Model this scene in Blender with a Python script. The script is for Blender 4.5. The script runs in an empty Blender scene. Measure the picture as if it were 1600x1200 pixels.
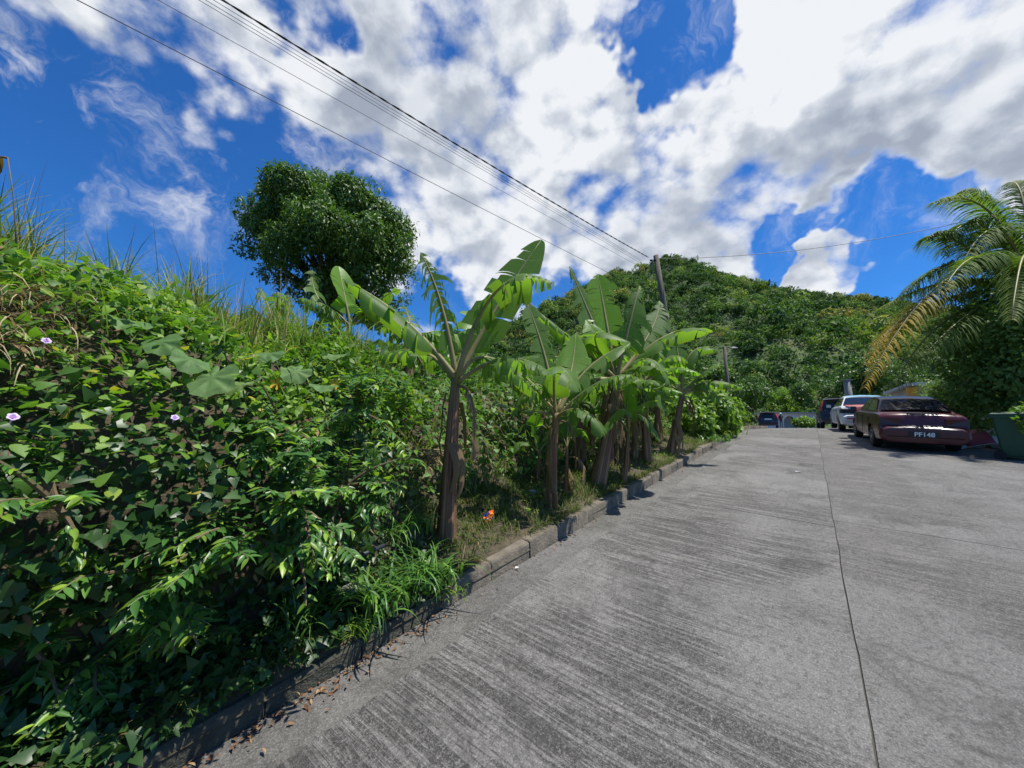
import bpy, bmesh, math, random
import numpy as np
from mathutils import Vector, Matrix

random.seed(7)
RNG = np.random.default_rng(7)
R = math.radians
SC = bpy.context.scene
COL = SC.collection

# ------------------------------------------------------------------ camera
EYE = 1.6
PITCH = R(6.5)
F = 600.0                       # focal length in photo pixels (1600 wide)
cam_d = bpy.data.cameras.new('camera')
cam_d.sensor_width = 36.0
cam_d.lens = 36.0 * F / 1600.0
cam_d.clip_start = 0.05
cam_d.clip_end = 6000
cam = bpy.data.objects.new('camera', cam_d)
cam.location = (0, 0, EYE)
cam.rotation_euler = (math.pi / 2 + PITCH, 0, 0)
COL.objects.link(cam)
SC.camera = cam

def ray(px, py):
    u = (px - 800) / F
    v = (600 - py) / F
    cp, sp = math.cos(PITCH), math.sin(PITCH)
    return Vector((u, cp - sp * v, sp + cp * v))

def at(px, py, Y):
    """world point on the pixel's ray at world depth Y"""
    d = ray(px, py)
    return Vector((0, 0, EYE)) + d * (Y / d.y)

# ------------------------------------------------------------------ sun
SUN_EL = R(68)
SUN_H = Vector((0.93, -0.02, 0)).normalized()
SUN_V = Vector((SUN_H.x * math.cos(SUN_EL), SUN_H.y * math.cos(SUN_EL), math.sin(SUN_EL)))
sun_d = bpy.data.lights.new('sun', 'SUN')
sun_d.energy = 4.8
sun_d.angle = R(0.53)
sun_d.color = (1.0, 0.955, 0.88)
sun = bpy.data.objects.new('sun', sun_d)
sun.rotation_euler = SUN_V.to_track_quat('Z', 'Y').to_euler()
sun.location = (0, 0, 40)
COL.objects.link(sun)

# ------------------------------------------------------------------ node helpers
class NT:
    def __init__(self, tree):
        self.t = tree
        self.n = tree.nodes
    def node(self, typ, **kw):
        nd = self.n.new(typ)
        for k, v in kw.items():
            setattr(nd, k, v)
        return nd
    def put(self, sock, val):
        if val is None:
            return
        if isinstance(val, bpy.types.NodeSocket):
            self.t.links.new(val, sock)
        else:
            if isinstance(val, (tuple, list)) and len(val) == 3 and len(sock.default_value) == 4:
                val = (*val, 1.0)
            sock.default_value = val
    def m(self, op, a, b=None, c=None, clamp=False):
        nd = self.node('ShaderNodeMath', operation=op)
        nd.use_clamp = clamp
        self.put(nd.inputs[0], a); self.put(nd.inputs[1], b); self.put(nd.inputs[2], c)
        return nd.outputs[0]
    def vm(self, op, a, b=None, s=None):
        nd = self.node('ShaderNodeVectorMath', operation=op)
        self.put(nd.inputs[0], a); self.put(nd.inputs[1], b)
        if s is not None:
            self.put(nd.inputs['Scale'], s)
        return nd.outputs['Value'] if op in ('DOT_PRODUCT', 'LENGTH') else nd.outputs[0]
    def rng(self, x, a, b, c=0.0, d=1.0, smooth=True):
        nd = self.node('ShaderNodeMapRange')
        nd.interpolation_type = 'SMOOTHSTEP' if smooth else 'LINEAR'
        for i, v in enumerate((x, a, b, c, d)):
            self.put(nd.inputs[i], v)
        return nd.outputs[0]
    def noise(self, vec, scale=5, detail=4, rough=0.5, dist=0.0):
        nd = self.node('ShaderNodeTexNoise')
        self.put(nd.inputs['Vector'], vec)
        nd.inputs['Scale'].default_value = scale
        nd.inputs['Detail'].default_value = detail
        nd.inputs['Roughness'].default_value = rough
        nd.inputs['Distortion'].default_value = dist
        return nd.outputs[0]
    def mix(self, f, a, b, mode='MIX'):
        nd = self.node('ShaderNodeMix', data_type='RGBA', blend_type=mode)
        self.put(nd.inputs[0], f); self.put(nd.inputs[6], a); self.put(nd.inputs[7], b)
        return nd.outputs[2]
    def ramp(self, f, stops):
        nd = self.node('ShaderNodeValToRGB')
        cr = nd.color_ramp
        while len(cr.elements) < len(stops):
            cr.elements.new(0.5)
        for e, (p, c) in zip(cr.elements, stops):
            e.position = p
            e.color = (*c, 1.0)
        self.put(nd.inputs[0], f)
        return nd.outputs[0]
    def scale(self, vec, s):
        mp = self.node('ShaderNodeMapping')
        self.put(mp.inputs['Vector'], vec)
        mp.inputs['Scale'].default_value = s
        return mp.outputs[0]

# ------------------------------------------------------------------ world: sky with cumulus
world = bpy.data.worlds.new('World')
SC.world = world
world.use_nodes = True
W = NT(world.node_tree)
W.n.clear()
SKY_STRENGTH = 0.10
sky = W.node('ShaderNodeTexSky', sky_type='NISHITA')
sky.sun_disc = False
sky.sun_elevation = SUN_EL
sky.sun_rotation = math.atan2(SUN_H.x, SUN_H.y)
sky.altitude = 100
sky.air_density = 1.0
sky.dust_density = 0.3
sky.ozone_density = 3.0
geo = W.node('ShaderNodeTexCoord')
DIR = geo.outputs['Generated']
sep = W.node('ShaderNodeSeparateXYZ')
W.put(sep.inputs[0], DIR)
# cloud masses: where in the sky they stand (photo pixel -> direction), angular radius, weight
BLOBS = [(700, 60, 20, 1.0), (860, 170, 19, 1.0), (780, 300, 12, .8), (930, 310, 10, .9), (1040, 340, 7, .8), (960, 385, 5, .5),
         (1250, 210, 13, 1.0), (1420, 130, 15, 1.0), (1560, 230, 16, .9), (1300, 60, 8, .7), (1150, 290, 10, .8),
         (900, 30, 8, .6), (1560, 20, 12, .8), (640, 330, 5, .5), (1150, 385, 3.5, .7), (560, 200, 6, .5),
         (110, 50, 9, .62), (250, 80, 9, .82), (345, 170, 6, .80), (200, 20, 9, .6), (420, 90, 7, .5), (720, 480, 4, .5), (30, 350, 6, .8), (10, 140, 3, .4)]
HOLES = [(1075, 125, 4.2, 1.25), (1030, 80, 4.0, 1.2), (975, 25, 3.2, .9), (1095, 60, 2.5, .7), (200, 300, 14, .70), (480, 20, 3.5, .6), (1210, 395, 3.5, .9), (1390, 385, 6, 1.2), (1460, 420, 6, 1.0),
         (60, 250, 11, .6), (420, 250, 6, .6), (690, 470, 3.5, .5), (1290, 370, 3, .5), (560, 330, 4, .4)]
PUFFS = [(1300, 428, 3.6, 1.15), (1335, 412, 3.2, 1.0), (1265, 440, 2.6, .9), (1290, 345, 2.6, .5)]
wn = W.node('ShaderNodeTexNoise')
W.put(wn.inputs['Vector'], DIR)
wn.inputs['Scale'].default_value = 5.5; wn.inputs['Detail'].default_value = 4.0; wn.inputs['Roughness'].default_value = .6
DIRW = W.vm('NORMALIZE', W.vm('ADD', DIR, W.vm('SCALE', W.vm('SUBTRACT', wn.outputs['Color'], (.5, .5, .5)), s=.30)))
def blobs(lst):
    acc = 0.0
    for (px, py, deg, w) in lst:
        c = ray(px, py).normalized()
        dt = W.vm('DOT_PRODUCT', DIRW, tuple(c))
        acc = W.m('ADD', W.rng(dt, math.cos(R(deg * 1.45)), math.cos(R(deg * 0.2)), 0.0, w), acc)
    return acc
def billow(vec, scale):
    vo = W.node('ShaderNodeTexVoronoi', feature='F1')
    W.put(vo.inputs['Vector'], vec)
    vo.inputs['Scale'].default_value = scale
    vo.inputs['Detail'].default_value = 2.0
    vo.inputs['Roughness'].default_value = .55
    return W.m('SUBTRACT', 1.0, vo.outputs['Distance'])
acc = W.m('ADD', W.m('SUBTRACT', W.m('MINIMUM', blobs(BLOBS), .95), W.m('MINIMUM', blobs(HOLES), 1.5)), W.m('MINIMUM', blobs(PUFFS), 1.6))
QD = W.scale(DIR, (1.0, 1.0, 1.35))
def density(vec):
    n = W.noise(vec, 4.2, 8, 0.60, 0.0)
    return W.m('ADD', W.m('MULTIPLY', W.m('SUBTRACT', n, 0.5), 2.6), W.m('MULTIPLY', W.m('SUBTRACT', billow(vec, 7.0), 0.62), 0.95))
d1 = density(QD)
d2 = density(W.vm('ADD', QD, tuple(Vector((-0.35, 0.15, 0.9)).normalized() * 0.045)))
n3 = W.noise(QD, 2.2, 3, 0.5, 0.0)
field = W.m('ADD', W.m('MULTIPLY', acc, 1.15), W.m('ADD', W.m('MULTIPLY', d1, 1.2), .60))
cover = W.rng(field, 0.12, 0.95)
inside = W.rng(field, 0.35, 1.25)
lit = W.rng(W.m('SUBTRACT', d1, d2), -0.55, 0.55)
GREY = [(700, 150, 14, .36), (600, 60, 10, .25), (1000, 345, 9, .50), (1180, 330, 9, .30), (1470, 270, 13, .48), (1300, 300, 8, .28),
        (880, 120, 8, -.35), (1180, 110, 9, -.4), (1340, 70, 9, -.3), (1310, 410, 4, -.5)]
gb = blobs(GREY)
shade = W.m('ADD', W.m('MULTIPLY', inside, W.m('ADD', gb, W.m('MULTIPLY', W.m('SUBTRACT', n3, .42), .6))), W.m('MULTIPLY', W.m('SUBTRACT', .64, lit), .95), clamp=True)
ccol = W.ramp(shade, [(0.0, (0.93, 0.95, 0.98)), (0.25, (0.78, 0.82, 0.88)), (0.60, (0.55, 0.60, 0.68)), (1.0, (0.38, 0.43, 0.52))])
ccol = W.vm('SCALE', ccol, s=0.73 / SKY_STRENGTH)
skyc = W.mix(1.0, sky.outputs[0], (0.20, 0.60, 1.08), 'MULTIPLY')
# thin wisps
wv = W.noise(W.vm('ADD', W.scale(DIR, (3.2, 3.2, 2.0)), W.vm('SCALE', wn.outputs['Color'], s=.5)), 2.4, 9, .66, .6)
wisp = W.m('MULTIPLY', W.rng(wv, .47, .80), W.m('MINIMUM', W.m('ADD', blobs([(180, 50, 15, .95), (330, 160, 9, .8), (20, 330, 9, .8), (420, 60, 9, .6), (1040, 40, 6, .5), (1400, 360, 9, .45), (10, 130, 6, .6)]), .18), 1.0))
alpha = W.m('MAXIMUM', W.m('MULTIPLY', cover, 0.97), W.m('MULTIPLY', wisp, .95))
fin = W.mix(alpha, skyc, ccol)
bg = W.node('ShaderNodeBackground')
W.put(bg.inputs[0], fin)
bg.inputs[1].default_value = SKY_STRENGTH
wo = W.node('ShaderNodeOutputWorld')
W.t.links.new(bg.outputs[0], wo.inputs[0])

world.cycles.sampling_method = 'MANUAL'
world.cycles.sample_map_resolution = 256
SC.view_settings.view_transform = 'Standard'
SC.view_settings.look = 'None'
SC.view_settings.exposure = 0.40
SC.view_settings.gamma = 1.0
SC.render.engine = 'CYCLES'
SC.cycles.use_denoising = True
SC.cycles.max_bounces = 8
SC.cycles.transparent_max_bounces = 8
SC.cycles.sample_clamp_indirect = 6.0

# ------------------------------------------------------------------ geometry helpers
def tag(o, label, cat, group=None, kind=None):
    if label: o['label'] = label
    if cat: o['category'] = cat
    if group: o['group'] = group
    if kind: o['kind'] = kind
    return o

def thing(name, loc, label, cat, group=None, kind=None):
    o = bpy.data.objects.new(name, None)
    o.empty_display_size = 0.2
    o.matrix_world = loc if isinstance(loc, Matrix) else Matrix.Translation(Vector(loc))
    COL.objects.link(o)
    return tag(o, label, cat, group, kind)

def link(name, me, parent=None, local=False, mat4=None):
    """child meshes are given in world coordinates unless local"""
    o = bpy.data.objects.new(name, me)
    COL.objects.link(o)
    if mat4 is not None:
        o.matrix_basis = mat4
    if parent is not None:
        o.parent = parent
        if not local:
            p = parent
            inv = Matrix.Identity(4)
            chain = []
            while p is not None:
                chain.append(p); p = p.parent
            full = Matrix.Identity(4)
            for q in reversed(chain):
                full = full @ (q.matrix_parent_inverse @ q.matrix_basis)
            o.matrix_parent_inverse = full.inverted()
    return o

def np_mesh(name, V, Fc, mat, smooth=True, uv=None, attr=None):
    """V (n,3), Fc (m,k) constant-size faces"""
    V = np.asarray(V, dtype=np.float32); Fc = np.asarray(Fc, dtype=np.int32)
    me = bpy.data.meshes.new(name)
    m, k = Fc.shape
    me.vertices.add(len(V)); me.vertices.foreach_set('co', V.ravel())
    me.loops.add(m * k); me.loops.foreach_set('vertex_index', Fc.ravel())
    me.polygons.add(m)
    me.polygons.foreach_set('loop_start', np.arange(0, m * k, k, dtype=np.int32))
    me.polygons.foreach_set('loop_total', np.full(m, k, dtype=np.int32))
    me.polygons.foreach_set('use_smooth', np.full(m, smooth, dtype=bool))
    if uv is not None:
        l = me.uv_layers.new(name='UVMap')
        l.data.foreach_set('uv', np.asarray(uv, dtype=np.float32)[Fc.ravel()].ravel())
    if attr is not None:
        a = me.attributes.new('tint', 'FLOAT', 'POINT')
        a.data.foreach_set('value', np.asarray(attr, dtype=np.float32))
    me.materials.append(mat)
    me.update(calc_edges=True)
    return me

def inst(tv, tf, pos, X, Y, Z, scl, attr=None):
    """many copies of a template: columns of the basis X, Y, Z (n,3), scale (n,) -> V, F, attr"""
    tv = np.asarray(tv, float); tf = np.asarray(tf, int)
    n = len(pos)
    s = np.asarray(scl)[:, None, None]
    V = pos[:, None, :] + s * (tv[None, :, 0:1] * X[:, None, :] + tv[None, :, 1:2] * Y[:, None, :] + tv[None, :, 2:3] * Z[:, None, :])
    Fc = tf[None] + (np.arange(n) * len(tv))[:, None, None]
    A = None if attr is None else np.repeat(attr, len(tv))
    return V.reshape(-1, 3), Fc.reshape(-1, tf.shape[1]), A

def norm(a):
    return a / np.maximum(np.linalg.norm(a, axis=-1, keepdims=True), 1e-9)

def basis(ydir, zdir):
    """leaf frame: Y along the leaf, Z its upper face"""
    Y = norm(ydir)
    Z = zdir - (zdir * Y).sum(-1, keepdims=True) * Y
    Z = norm(Z)
    return np.cross(Y, Z), Y, Z

class MB:
    def __init__(self):
        self.v = []; self.f = []; self.uv = []
    def add(self, vs, fs, uv=None):
        b = len(self.v)
        self.v += [tuple(p) for p in vs]
        self.f += [tuple(i + b for i in f) for f in fs]
        self.uv += list(uv) if uv is not None else [(0, 0)] * len(vs)
        return self
    def box(self, c, s, rot=None, taper=1.0):
        sx, sy, sz = s[0] / 2, s[1] / 2, s[2] / 2
        vs = []
        for z in (-1, 1):
            k = taper if z > 0 else 1.0
            for (x, y) in ((-1, -1), (1, -1), (1, 1), (-1, 1)):
                p = Vector((x * sx * k, y * sy * k, z * sz))
                if rot is not None: p = rot @ p
                vs.append(p + Vector(c))
        return self.add(vs, [(3, 2, 1, 0), (4, 5, 6, 7), (0, 1, 5, 4), (1, 2, 6, 5), (2, 3, 7, 6), (3, 0, 4, 7)])
    def tube(self, pts, rad, n=8, cap=True, wob=0.0, rs=None):
        pts = [Vector(p) for p in pts]
        if not hasattr(rad, '__len__'): rad = [rad] * len(pts)
        rings = []
        up = Vector((0, 0, 1))
        prev = None
        for i, p in enumerate(pts):
            t = (pts[min(i + 1, len(pts) - 1)] - pts[max(i - 1, 0)]).normalized()
            if prev is None:
                a = t.cross(up if abs(t.z) < .95 else Vector((1, 0, 0))).normalized()
            else:
                a = (prev - t * prev.dot(t)).normalized()
            prev = a
            b = t.cross(a)
            ring = []
            for k in range(n):
                th = 2 * math.pi * k / n
                r = rad[i] * (1 + (wob * (rs.random() - .5) if rs else 0))
                ring.append(p + a * (math.cos(th) * r) + b * (math.sin(th) * r))
            rings.append(ring)
        return self.loft(rings, cap)
    def loft(self, rings, cap=True, closed=True):
        n = len(rings[0])
        vs = [p for r in rings for p in r]
        uv = [(k / n, i / max(1, len(rings) - 1)) for i in range(len(rings)) for k in range(n)]
        fs = []
        for i in range(len(rings) - 1):
            for k in range(n if closed else n - 1):
                k2 = (k + 1) % n
                fs.append((i * n + k, i * n + k2, (i + 1) * n + k2, (i + 1) * n + k))
        if cap:
            fs.append(tuple(reversed(range(n))))
            fs.append(tuple((len(rings) - 1) * n + k for k in range(n)))
        return self.add(vs, fs, uv)
    def mesh(self, name, mat, smooth=False, sharp=None):
        me = bpy.data.meshes.new(name)
        me.from_pydata(self.v, [], self.f)
        l = me.uv_layers.new(name='UVMap')
        idx = np.empty(len(me.loops), dtype=np.int32)
        me.loops.foreach_get('vertex_index', idx)
        l.data.foreach_set('uv', np.asarray(self.uv, dtype=np.float32)[idx].ravel())
        me.materials.append(mat)
        if smooth:
            me.polygons.foreach_set('use_smooth', [True] * len(me.polygons))
            if sharp: me.set_sharp_from_angle(angle=R(sharp))
        me.update()
        return me
    def obj(self, name, mat, parent=None, smooth=False, sharp=None, local=False):
        return link(name, self.mesh(name, mat, smooth, sharp), parent, local)

def sstep(x, a, b):
    t = np.clip((np.asarray(x, float) - a) / (b - a), 0, 1)
    return t * t * (3 - 2 * t)

# value noise on arrays
_perm = np.random.default_rng(3).random((256, 256))
def vnoise(x, y):
    x = np.asarray(x, float); y = np.asarray(y, float)
    xi = np.floor(x).astype(int); yi = np.floor(y).astype(int)
    fx = x - xi; fy = y - yi
    fx = fx * fx * (3 - 2 * fx); fy = fy * fy * (3 - 2 * fy)
    g = lambda a, b: _perm[a & 255, b & 255]
    return (g(xi, yi) * (1 - fx) + g(xi + 1, yi) * fx) * (1 - fy) + (g(xi, yi + 1) * (1 - fx) + g(xi + 1, yi + 1) * fx) * fy
def fbm(x, y, o=4):
    s = 0; a = .5
    for k in range(o):
        s = s + a * vnoise(x * 2 ** k + 17 * k, y * 2 ** k + 31 * k); a *= .5
    return s

# ------------------------------------------------------------------ materials
def new_mat(name):
    m = bpy.data.materials.new(name)
    m.use_nodes = True
    t = NT(m.node_tree)
    t.n.clear()
    out = t.node('ShaderNodeOutputMaterial')
    p = t.node('ShaderNodeBsdfPrincipled')
    t.t.links.new(p.outputs[0], out.inputs[0])
    return m, t, p, out

def bump(t, p, h, dist=0.01, strength=0.6):
    b = t.node('ShaderNodeBump')
    b.inputs['Strength'].default_value = strength
    b.inputs['Distance'].default_value = dist
    t.put(b.inputs['Height'], h)
    t.t.links.new(b.outputs[0], p.inputs['Normal'])

def mat_plain(name, col, rough=0.6, metal=0.0, var=0.15, nscale=6, spec=0.5, bmp=0.0):
    m, t, p, o = new_mat(name)
    tc = t.node('ShaderNodeTexCoord').outputs['Object']
    n = t.noise(tc, nscale, 5, 0.6)
    c = t.mix(t.m('MULTIPLY', n, 1.0), tuple(x * (1 - var) for x in col), tuple(min(1, x * (1 + var)) for x in col))
    t.put(p.inputs['Base Color'], c)
    p.inputs['Roughness'].default_value = rough
    p.inputs['Metallic'].default_value = metal
    p.inputs['Specular IOR Level'].default_value = spec
    if bmp: bump(t, p, t.noise(tc, nscale * 5, 4, .6), bmp, .5)
    return m

def mat_leaf(name, stops, rough=0.45, trans=0.35, tcol=(1.3, 1.5, 0.5), spec=0.4, use_attr=False, bnoise=0.0):
    m, t, p, out = new_mat(name)
    g = t.node('ShaderNodeNewGeometry')
    oi = t.node('ShaderNodeObjectInfo')
    r = t.m('FRACT', t.m('ADD', g.outputs['Random Per Island'], oi.outputs['Random']))
    if use_attr:
        a = t.node('ShaderNodeAttribute', attribute_name='tint')
        r = t.m('ADD', a.outputs['Fac'], t.m('MULTIPLY', t.m('SUBTRACT', r, .5), .22), clamp=True)
    c = t.ramp(r, stops)
    if bnoise:
        tc = t.node('ShaderNodeTexCoord').outputs['Object']
        n = t.noise(tc, bnoise, 3, .6)
        c = t.mix(t.rng(n, .35, .7), c, t.vm('SCALE', c, s=.72))
    t.put(p.inputs['Base Color'], c)
    p.inputs['Roughness'].default_value = rough
    p.inputs['Specular IOR Level'].default_value = spec
    tr = t.node('ShaderNodeBsdfTranslucent')
    t.put(tr.inputs[0], t.mix(1.0, c, tcol, 'MULTIPLY'))
    mx = t.node('ShaderNodeMixShader')
    mx.inputs[0].default_value = trans
    t.t.links.new(p.outputs[0], mx.inputs[1]); t.t.links.new(tr.outputs[0], mx.inputs[2])
    t.t.links.new(mx.outputs[0], out.inputs[0])
    return m

def mat_earth():
    m, t, p, o = new_mat('earth')
    tc = t.node('ShaderNodeTexCoord').outputs['Object']
    n = t.noise(tc, 1.7, 8, .65); n2 = t.noise(tc, 14, 6, .7)
    c = t.ramp(n, [(.3, (.045, .036, .020)), (.5, (.085, .064, .038)), (.7, (.13, .105, .062))])
    c = t.mix(t.rng(n2, .45, .7), c, (.05, .055, .022))
    t.put(p.inputs['Base Color'], c)
    p.inputs['Roughness'].default_value = .95
    bump(t, p, t.m('ADD', n2, t.m('MULTIPLY', n, .6)), .05, .8)
    return m

def mat_hill():
    m, t, p, o = new_mat('hillside')
    tc = t.node('ShaderNodeTexCoord').outputs['Object']
    n = t.noise(tc, .03, 6, .6)
    c = t.ramp(n, [(.35, (.030, .055, .018)), (.55, (.050, .085, .024)), (.75, (.10, .10, .035))])
    t.put(p.inputs['Base Color'], c)
    p.inputs['Roughness'].default_value = 1.0
    return m

def mat_concrete(name, grooves=1.0, light=1.0, seed=0.0):
    m, t, p, o = new_mat(name)
    uv = t.node('ShaderNodeUVMap', uv_map='UVMap').outputs[0]
    uv = t.vm('ADD', uv, (seed, seed * .7, 0))
    wob = t.noise(uv, .8, 3, .5)
    # transverse tining: bands that change fast along the road and slowly across it
    sx = t.node('ShaderNodeSeparateXYZ'); t.put(sx.inputs[0], uv)
    cx = t.node('ShaderNodeCombineXYZ')
    t.put(cx.inputs[0], t.m('ADD', sx.outputs[0], t.m('MULTIPLY', wob, .06)))
    t.put(cx.inputs[1], t.m('MULTIPLY', sx.outputs[1], .040))
    lines = t.noise(cx.outputs[0], 30, 4, .75)
    lines2 = t.noise(cx.outputs[0], 9, 3, .6)
    big = t.noise(uv, .55, 6, .6, .4)
    mid = t.noise(uv, 3.2, 7, .68, .3)
    fine = t.noise(uv, 95, 5, .80)
    grit = t.noise(uv, 190, 2, .6)
    patch = t.rng(t.noise(uv, .42, 4, .55, .6), .50, .62)          # worn smooth patches
    smooth_zone = t.m('MULTIPLY', patch, .85)
    gr0 = t.rng(t.m('ADD', t.m('MULTIPLY', lines, .80), t.m('MULTIPLY', lines2, .20)), .45, .55)
    gr = t.m('ADD', t.m('MULTIPLY', gr0, .62), t.m('MULTIPLY', t.rng(t.noise(uv, 38, 4, .8), .40, .60), .38))
    base = t.ramp(t.m('ADD', t.m('MULTIPLY', mid, .6), t.m('MULTIPLY', big, .4)),
                  [(.34, (.072, .068, .061)), (.50, (.122, .116, .105)), (.66, (.185, .178, .163))])
    gs = t.m('MULTIPLY', t.m('SUBTRACT', 1.0, smooth_zone), grooves)
    base = t.mix(t.m('MULTIPLY', t.m('MULTIPLY', t.m('SUBTRACT', 1.0, gr), gs), .86), base, (.034, .032, .029))
    base = t.mix(t.m('MULTIPLY', t.m('MULTIPLY', gr, gs), .40), base, (.32, .31, .29))
    base = t.mix(t.m('MULTIPLY', patch, .38), base, (.20, .197, .188))
    base = t.mix(t.m('MULTIPLY', t.rng(fine, .50, .66), .60), base, (.38, .37, .35))
    base = t.mix(t.m('MULTIPLY', t.rng(fine, .49, .34), .70), base, (.04, .04, .039))
    base = t.mix(t.m('MULTIPLY', t.rng(t.noise(uv, 1.3, 9, .78, 1.0), .50, .66), .55), base, (.05, .05, .046))
    ag = t.noise(uv, 24, 7, .82)
    base = t.mix(t.m('MULTIPLY', t.rng(ag, .50, .40), .55), base, (.048, .045, .040))
    base = t.mix(t.m('MULTIPLY', t.rng(ag, .56, .66), .45), base, (.34, .33, .31))
    spot = t.rng(t.noise(uv, 4.5, 9, .80, .4), .60, .66)
    base = t.mix(t.m('MULTIPLY', spot, .55), base, (.055, .052, .046))
    if light != 1.0: base = t.vm('SCALE', base, s=light)
    t.put(p.inputs['Base Color'], base)
    p.inputs['Roughness'].default_value = .88
    p.inputs['Specular IOR Level'].default_value = .3
    h = t.m('ADD', t.m('MULTIPLY', t.m('MULTIPLY', gr, gs), .8), t.m('ADD', t.m('MULTIPLY', fine, .7), t.m('MULTIPLY', mid, .6)))
    bump(t, p, h, .012, .9)
    return m

M_EARTH = mat_earth()
M_HILL = mat_hill()
M_LANE = mat_concrete('road_concrete', 1.1, 1.12, 3.1)
M_APRON = mat_concrete('apron_concrete', .55, 1.02, 11.7)
M_GUTTER = mat_concrete('gutter_concrete', .05, .95, 23.0)
M_JOINT = mat_plain('joint_dirt', (.060, .056, .046), .95, bmp=.004, nscale=20)
M_KERB = mat_plain('kerb_concrete', (.150, .128, .096), .95, var=.80, nscale=9, bmp=.03)

M_KERB_MOSSY_SHADE = mat_plain('mossy_shaded_kerb', (.060, .060, .042), .97, var=.85, nscale=11, bmp=.05)  # mossy concrete, its colour darkened further to paint in the hedge's shade
M_VINE = mat_leaf('vine_leaf', [(0, (.055, .135, .024)), (.35, (.105, .225, .034)), (.65, (.17, .32, .042)), (.9, (.235, .39, .052)), (.97, (.30, .40, .06)), (1, (.45, .38, .06))], .5, .38, spec=.3, bnoise=18)
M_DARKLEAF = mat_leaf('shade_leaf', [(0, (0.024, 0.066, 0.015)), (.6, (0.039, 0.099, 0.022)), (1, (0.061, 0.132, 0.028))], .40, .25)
M_SHRUB = mat_leaf('glossy_leaf', [(0, (0.048, 0.130, 0.030)), (.5, (0.068, 0.179, 0.035)), (.85, (0.101, 0.235, 0.042)), (1, (0.321, 0.486, 0.052))], .36, .30, spec=.45)
M_SHRUBNEW = mat_leaf('young_leaf', [(0, (.14, .26, .03)), (.6, (.19, .31, .035)), (1, (.27, .36, .05))], .28, .42)
M_PUMP = mat_leaf('pumpkin_leaf', [(0, (0.095, 0.196, 0.061)), (.6, (0.135, 0.250, 0.074)), (1, (0.203, 0.297, 0.101))], .6, .3, bnoise=24, spec=.25)
M_GRASS = mat_leaf('grass_blade', [(0, (0.092, 0.193, 0.034)), (.5, (0.143, 0.266, 0.046)), (.85, (0.235, 0.322, 0.062)), (1, (0.571, 0.451, 0.185))], .5, .35)
M_VERGE = mat_leaf('verge_blade', [(0, (.050, .095, .022)), (.45, (.085, .135, .032)), (.75, (.14, .165, .05)), (.9, (.24, .20, .09)), (1, (.34, .27, .14))], .6, .3, spec=.2)
M_GRASS2 = mat_leaf('seeding_grass', [(0, (.075, .155, .028)), (.45, (.12, .22, .04)), (.72, (.20, .26, .06)), (.85, (.36, .32, .13)), (1, (.48, .40, .22))], .55, .35, spec=.3)
M_CLUMP = mat_leaf('clump_blade', [(0, (0.065, 0.169, 0.039)), (.6, (0.098, 0.227, 0.046)), (1, (0.195, 0.338, 0.052))], .38, .35)
M_DRY = mat_leaf('dry_stalk', [(0, (.16, .11, .05)), (.5, (.30, .22, .11)), (1, (.42, .34, .19))], .8, .2, (1, 1, .8))
M_MANGO = mat_leaf('mango_leaf', [(0, (0.052, 0.116, 0.022)), (.6, (0.083, 0.166, 0.031)), (1, (0.146, 0.247, 0.041))], .48, .25, spec=.4)
M_FOREST = mat_leaf('forest_leaf', [(0, (.034, .080, .022)), (.3, (.062, .128, .030)), (.55, (.115, .200, .044)), (.8, (.20, .285, .060)), (.93, (.28, .28, .085)), (1, (.33, .25, .09))], .7, .25, use_attr=True, spec=.2)
M_TREELEAF = mat_leaf('tree_leaf', [(0, (0.046, 0.104, 0.026)), (.6, (0.078, 0.156, 0.034)), (1, (0.130, 0.215, 0.047))], .45, .3)
M_LIME = mat_leaf('lime_leaf', [(0, (0.113, 0.211, 0.029)), (.6, (0.164, 0.288, 0.036)), (1, (0.254, 0.365, 0.052))], .45, .4)
M_LITTER = mat_leaf('litter_leaf', [(0, (.10, .05, .022)), (.5, (.22, .11, .05)), (1, (.34, .22, .11))], .85, .1, (1, 1, 1))
M_BARK = mat_plain('bark', (.075, .058, .042), .95, var=.5, nscale=9, bmp=.02)
M_TWIG = mat_plain('twig', (.15, .11, .06), .9, var=.4, nscale=12)
M_GSTEM = mat_plain('green_stem', (.11, .14, .05), .7, var=.3, nscale=12)
M_POLE = mat_plain('pole_wood', (.12, .105, .082), .95, var=.45, nscale=4, bmp=.012)
M_POLE2 = mat_plain('pole_concrete', (.22, .215, .20), .9, var=.25, nscale=4)
M_WIRE = mat_plain('wire_black', (.012, .012, .013), .6)
M_STONE = mat_plain('stone', (.22, .21, .185), .95, var=.4, nscale=9, bmp=.02)

# ------------------------------------------------------------------ the lie of the land
P0 = Vector((-2.83, 0.0)); D = Vector((.615, .788)).normalized(); N = Vector((-D.y, D.x))
def g(y):
    """road height: climbs, then flattens at a crest just below eye level"""
    y = np.asarray(y, float)
    T = .07
    a = .0982 * y; b = 1.565
    m = np.minimum(a, b)
    return m - T * np.log(np.exp(-(a - m) / T) + np.exp(-(b - m) / T)) + .0
def st2xy(s, t):
    s = np.asarray(s, float); t = np.asarray(t, float)
    bow = -0.012 * np.clip(s - 6, -5, 5) ** 2 * 0
    return P0.x + s * D.x + (t + bow) * N.x, P0.y + s * D.y + (t + bow) * N.y
def xy2st(x, y):
    dx = np.asarray(x, float) - P0.x; dy = np.asarray(y, float) - P0.y
    return dx * D.x + dy * D.y, dx * N.x + dy * N.y
HA = np.array([(-.2, -.12), (.09, .16), (.40, .20), (.52, .40), (.66, 1.15), (.95, 1.62), (1.5, 2.05), (3, 2.45), (6, 2.9), (12, 3.6), (30, 5.2), (80, 7)])
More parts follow.
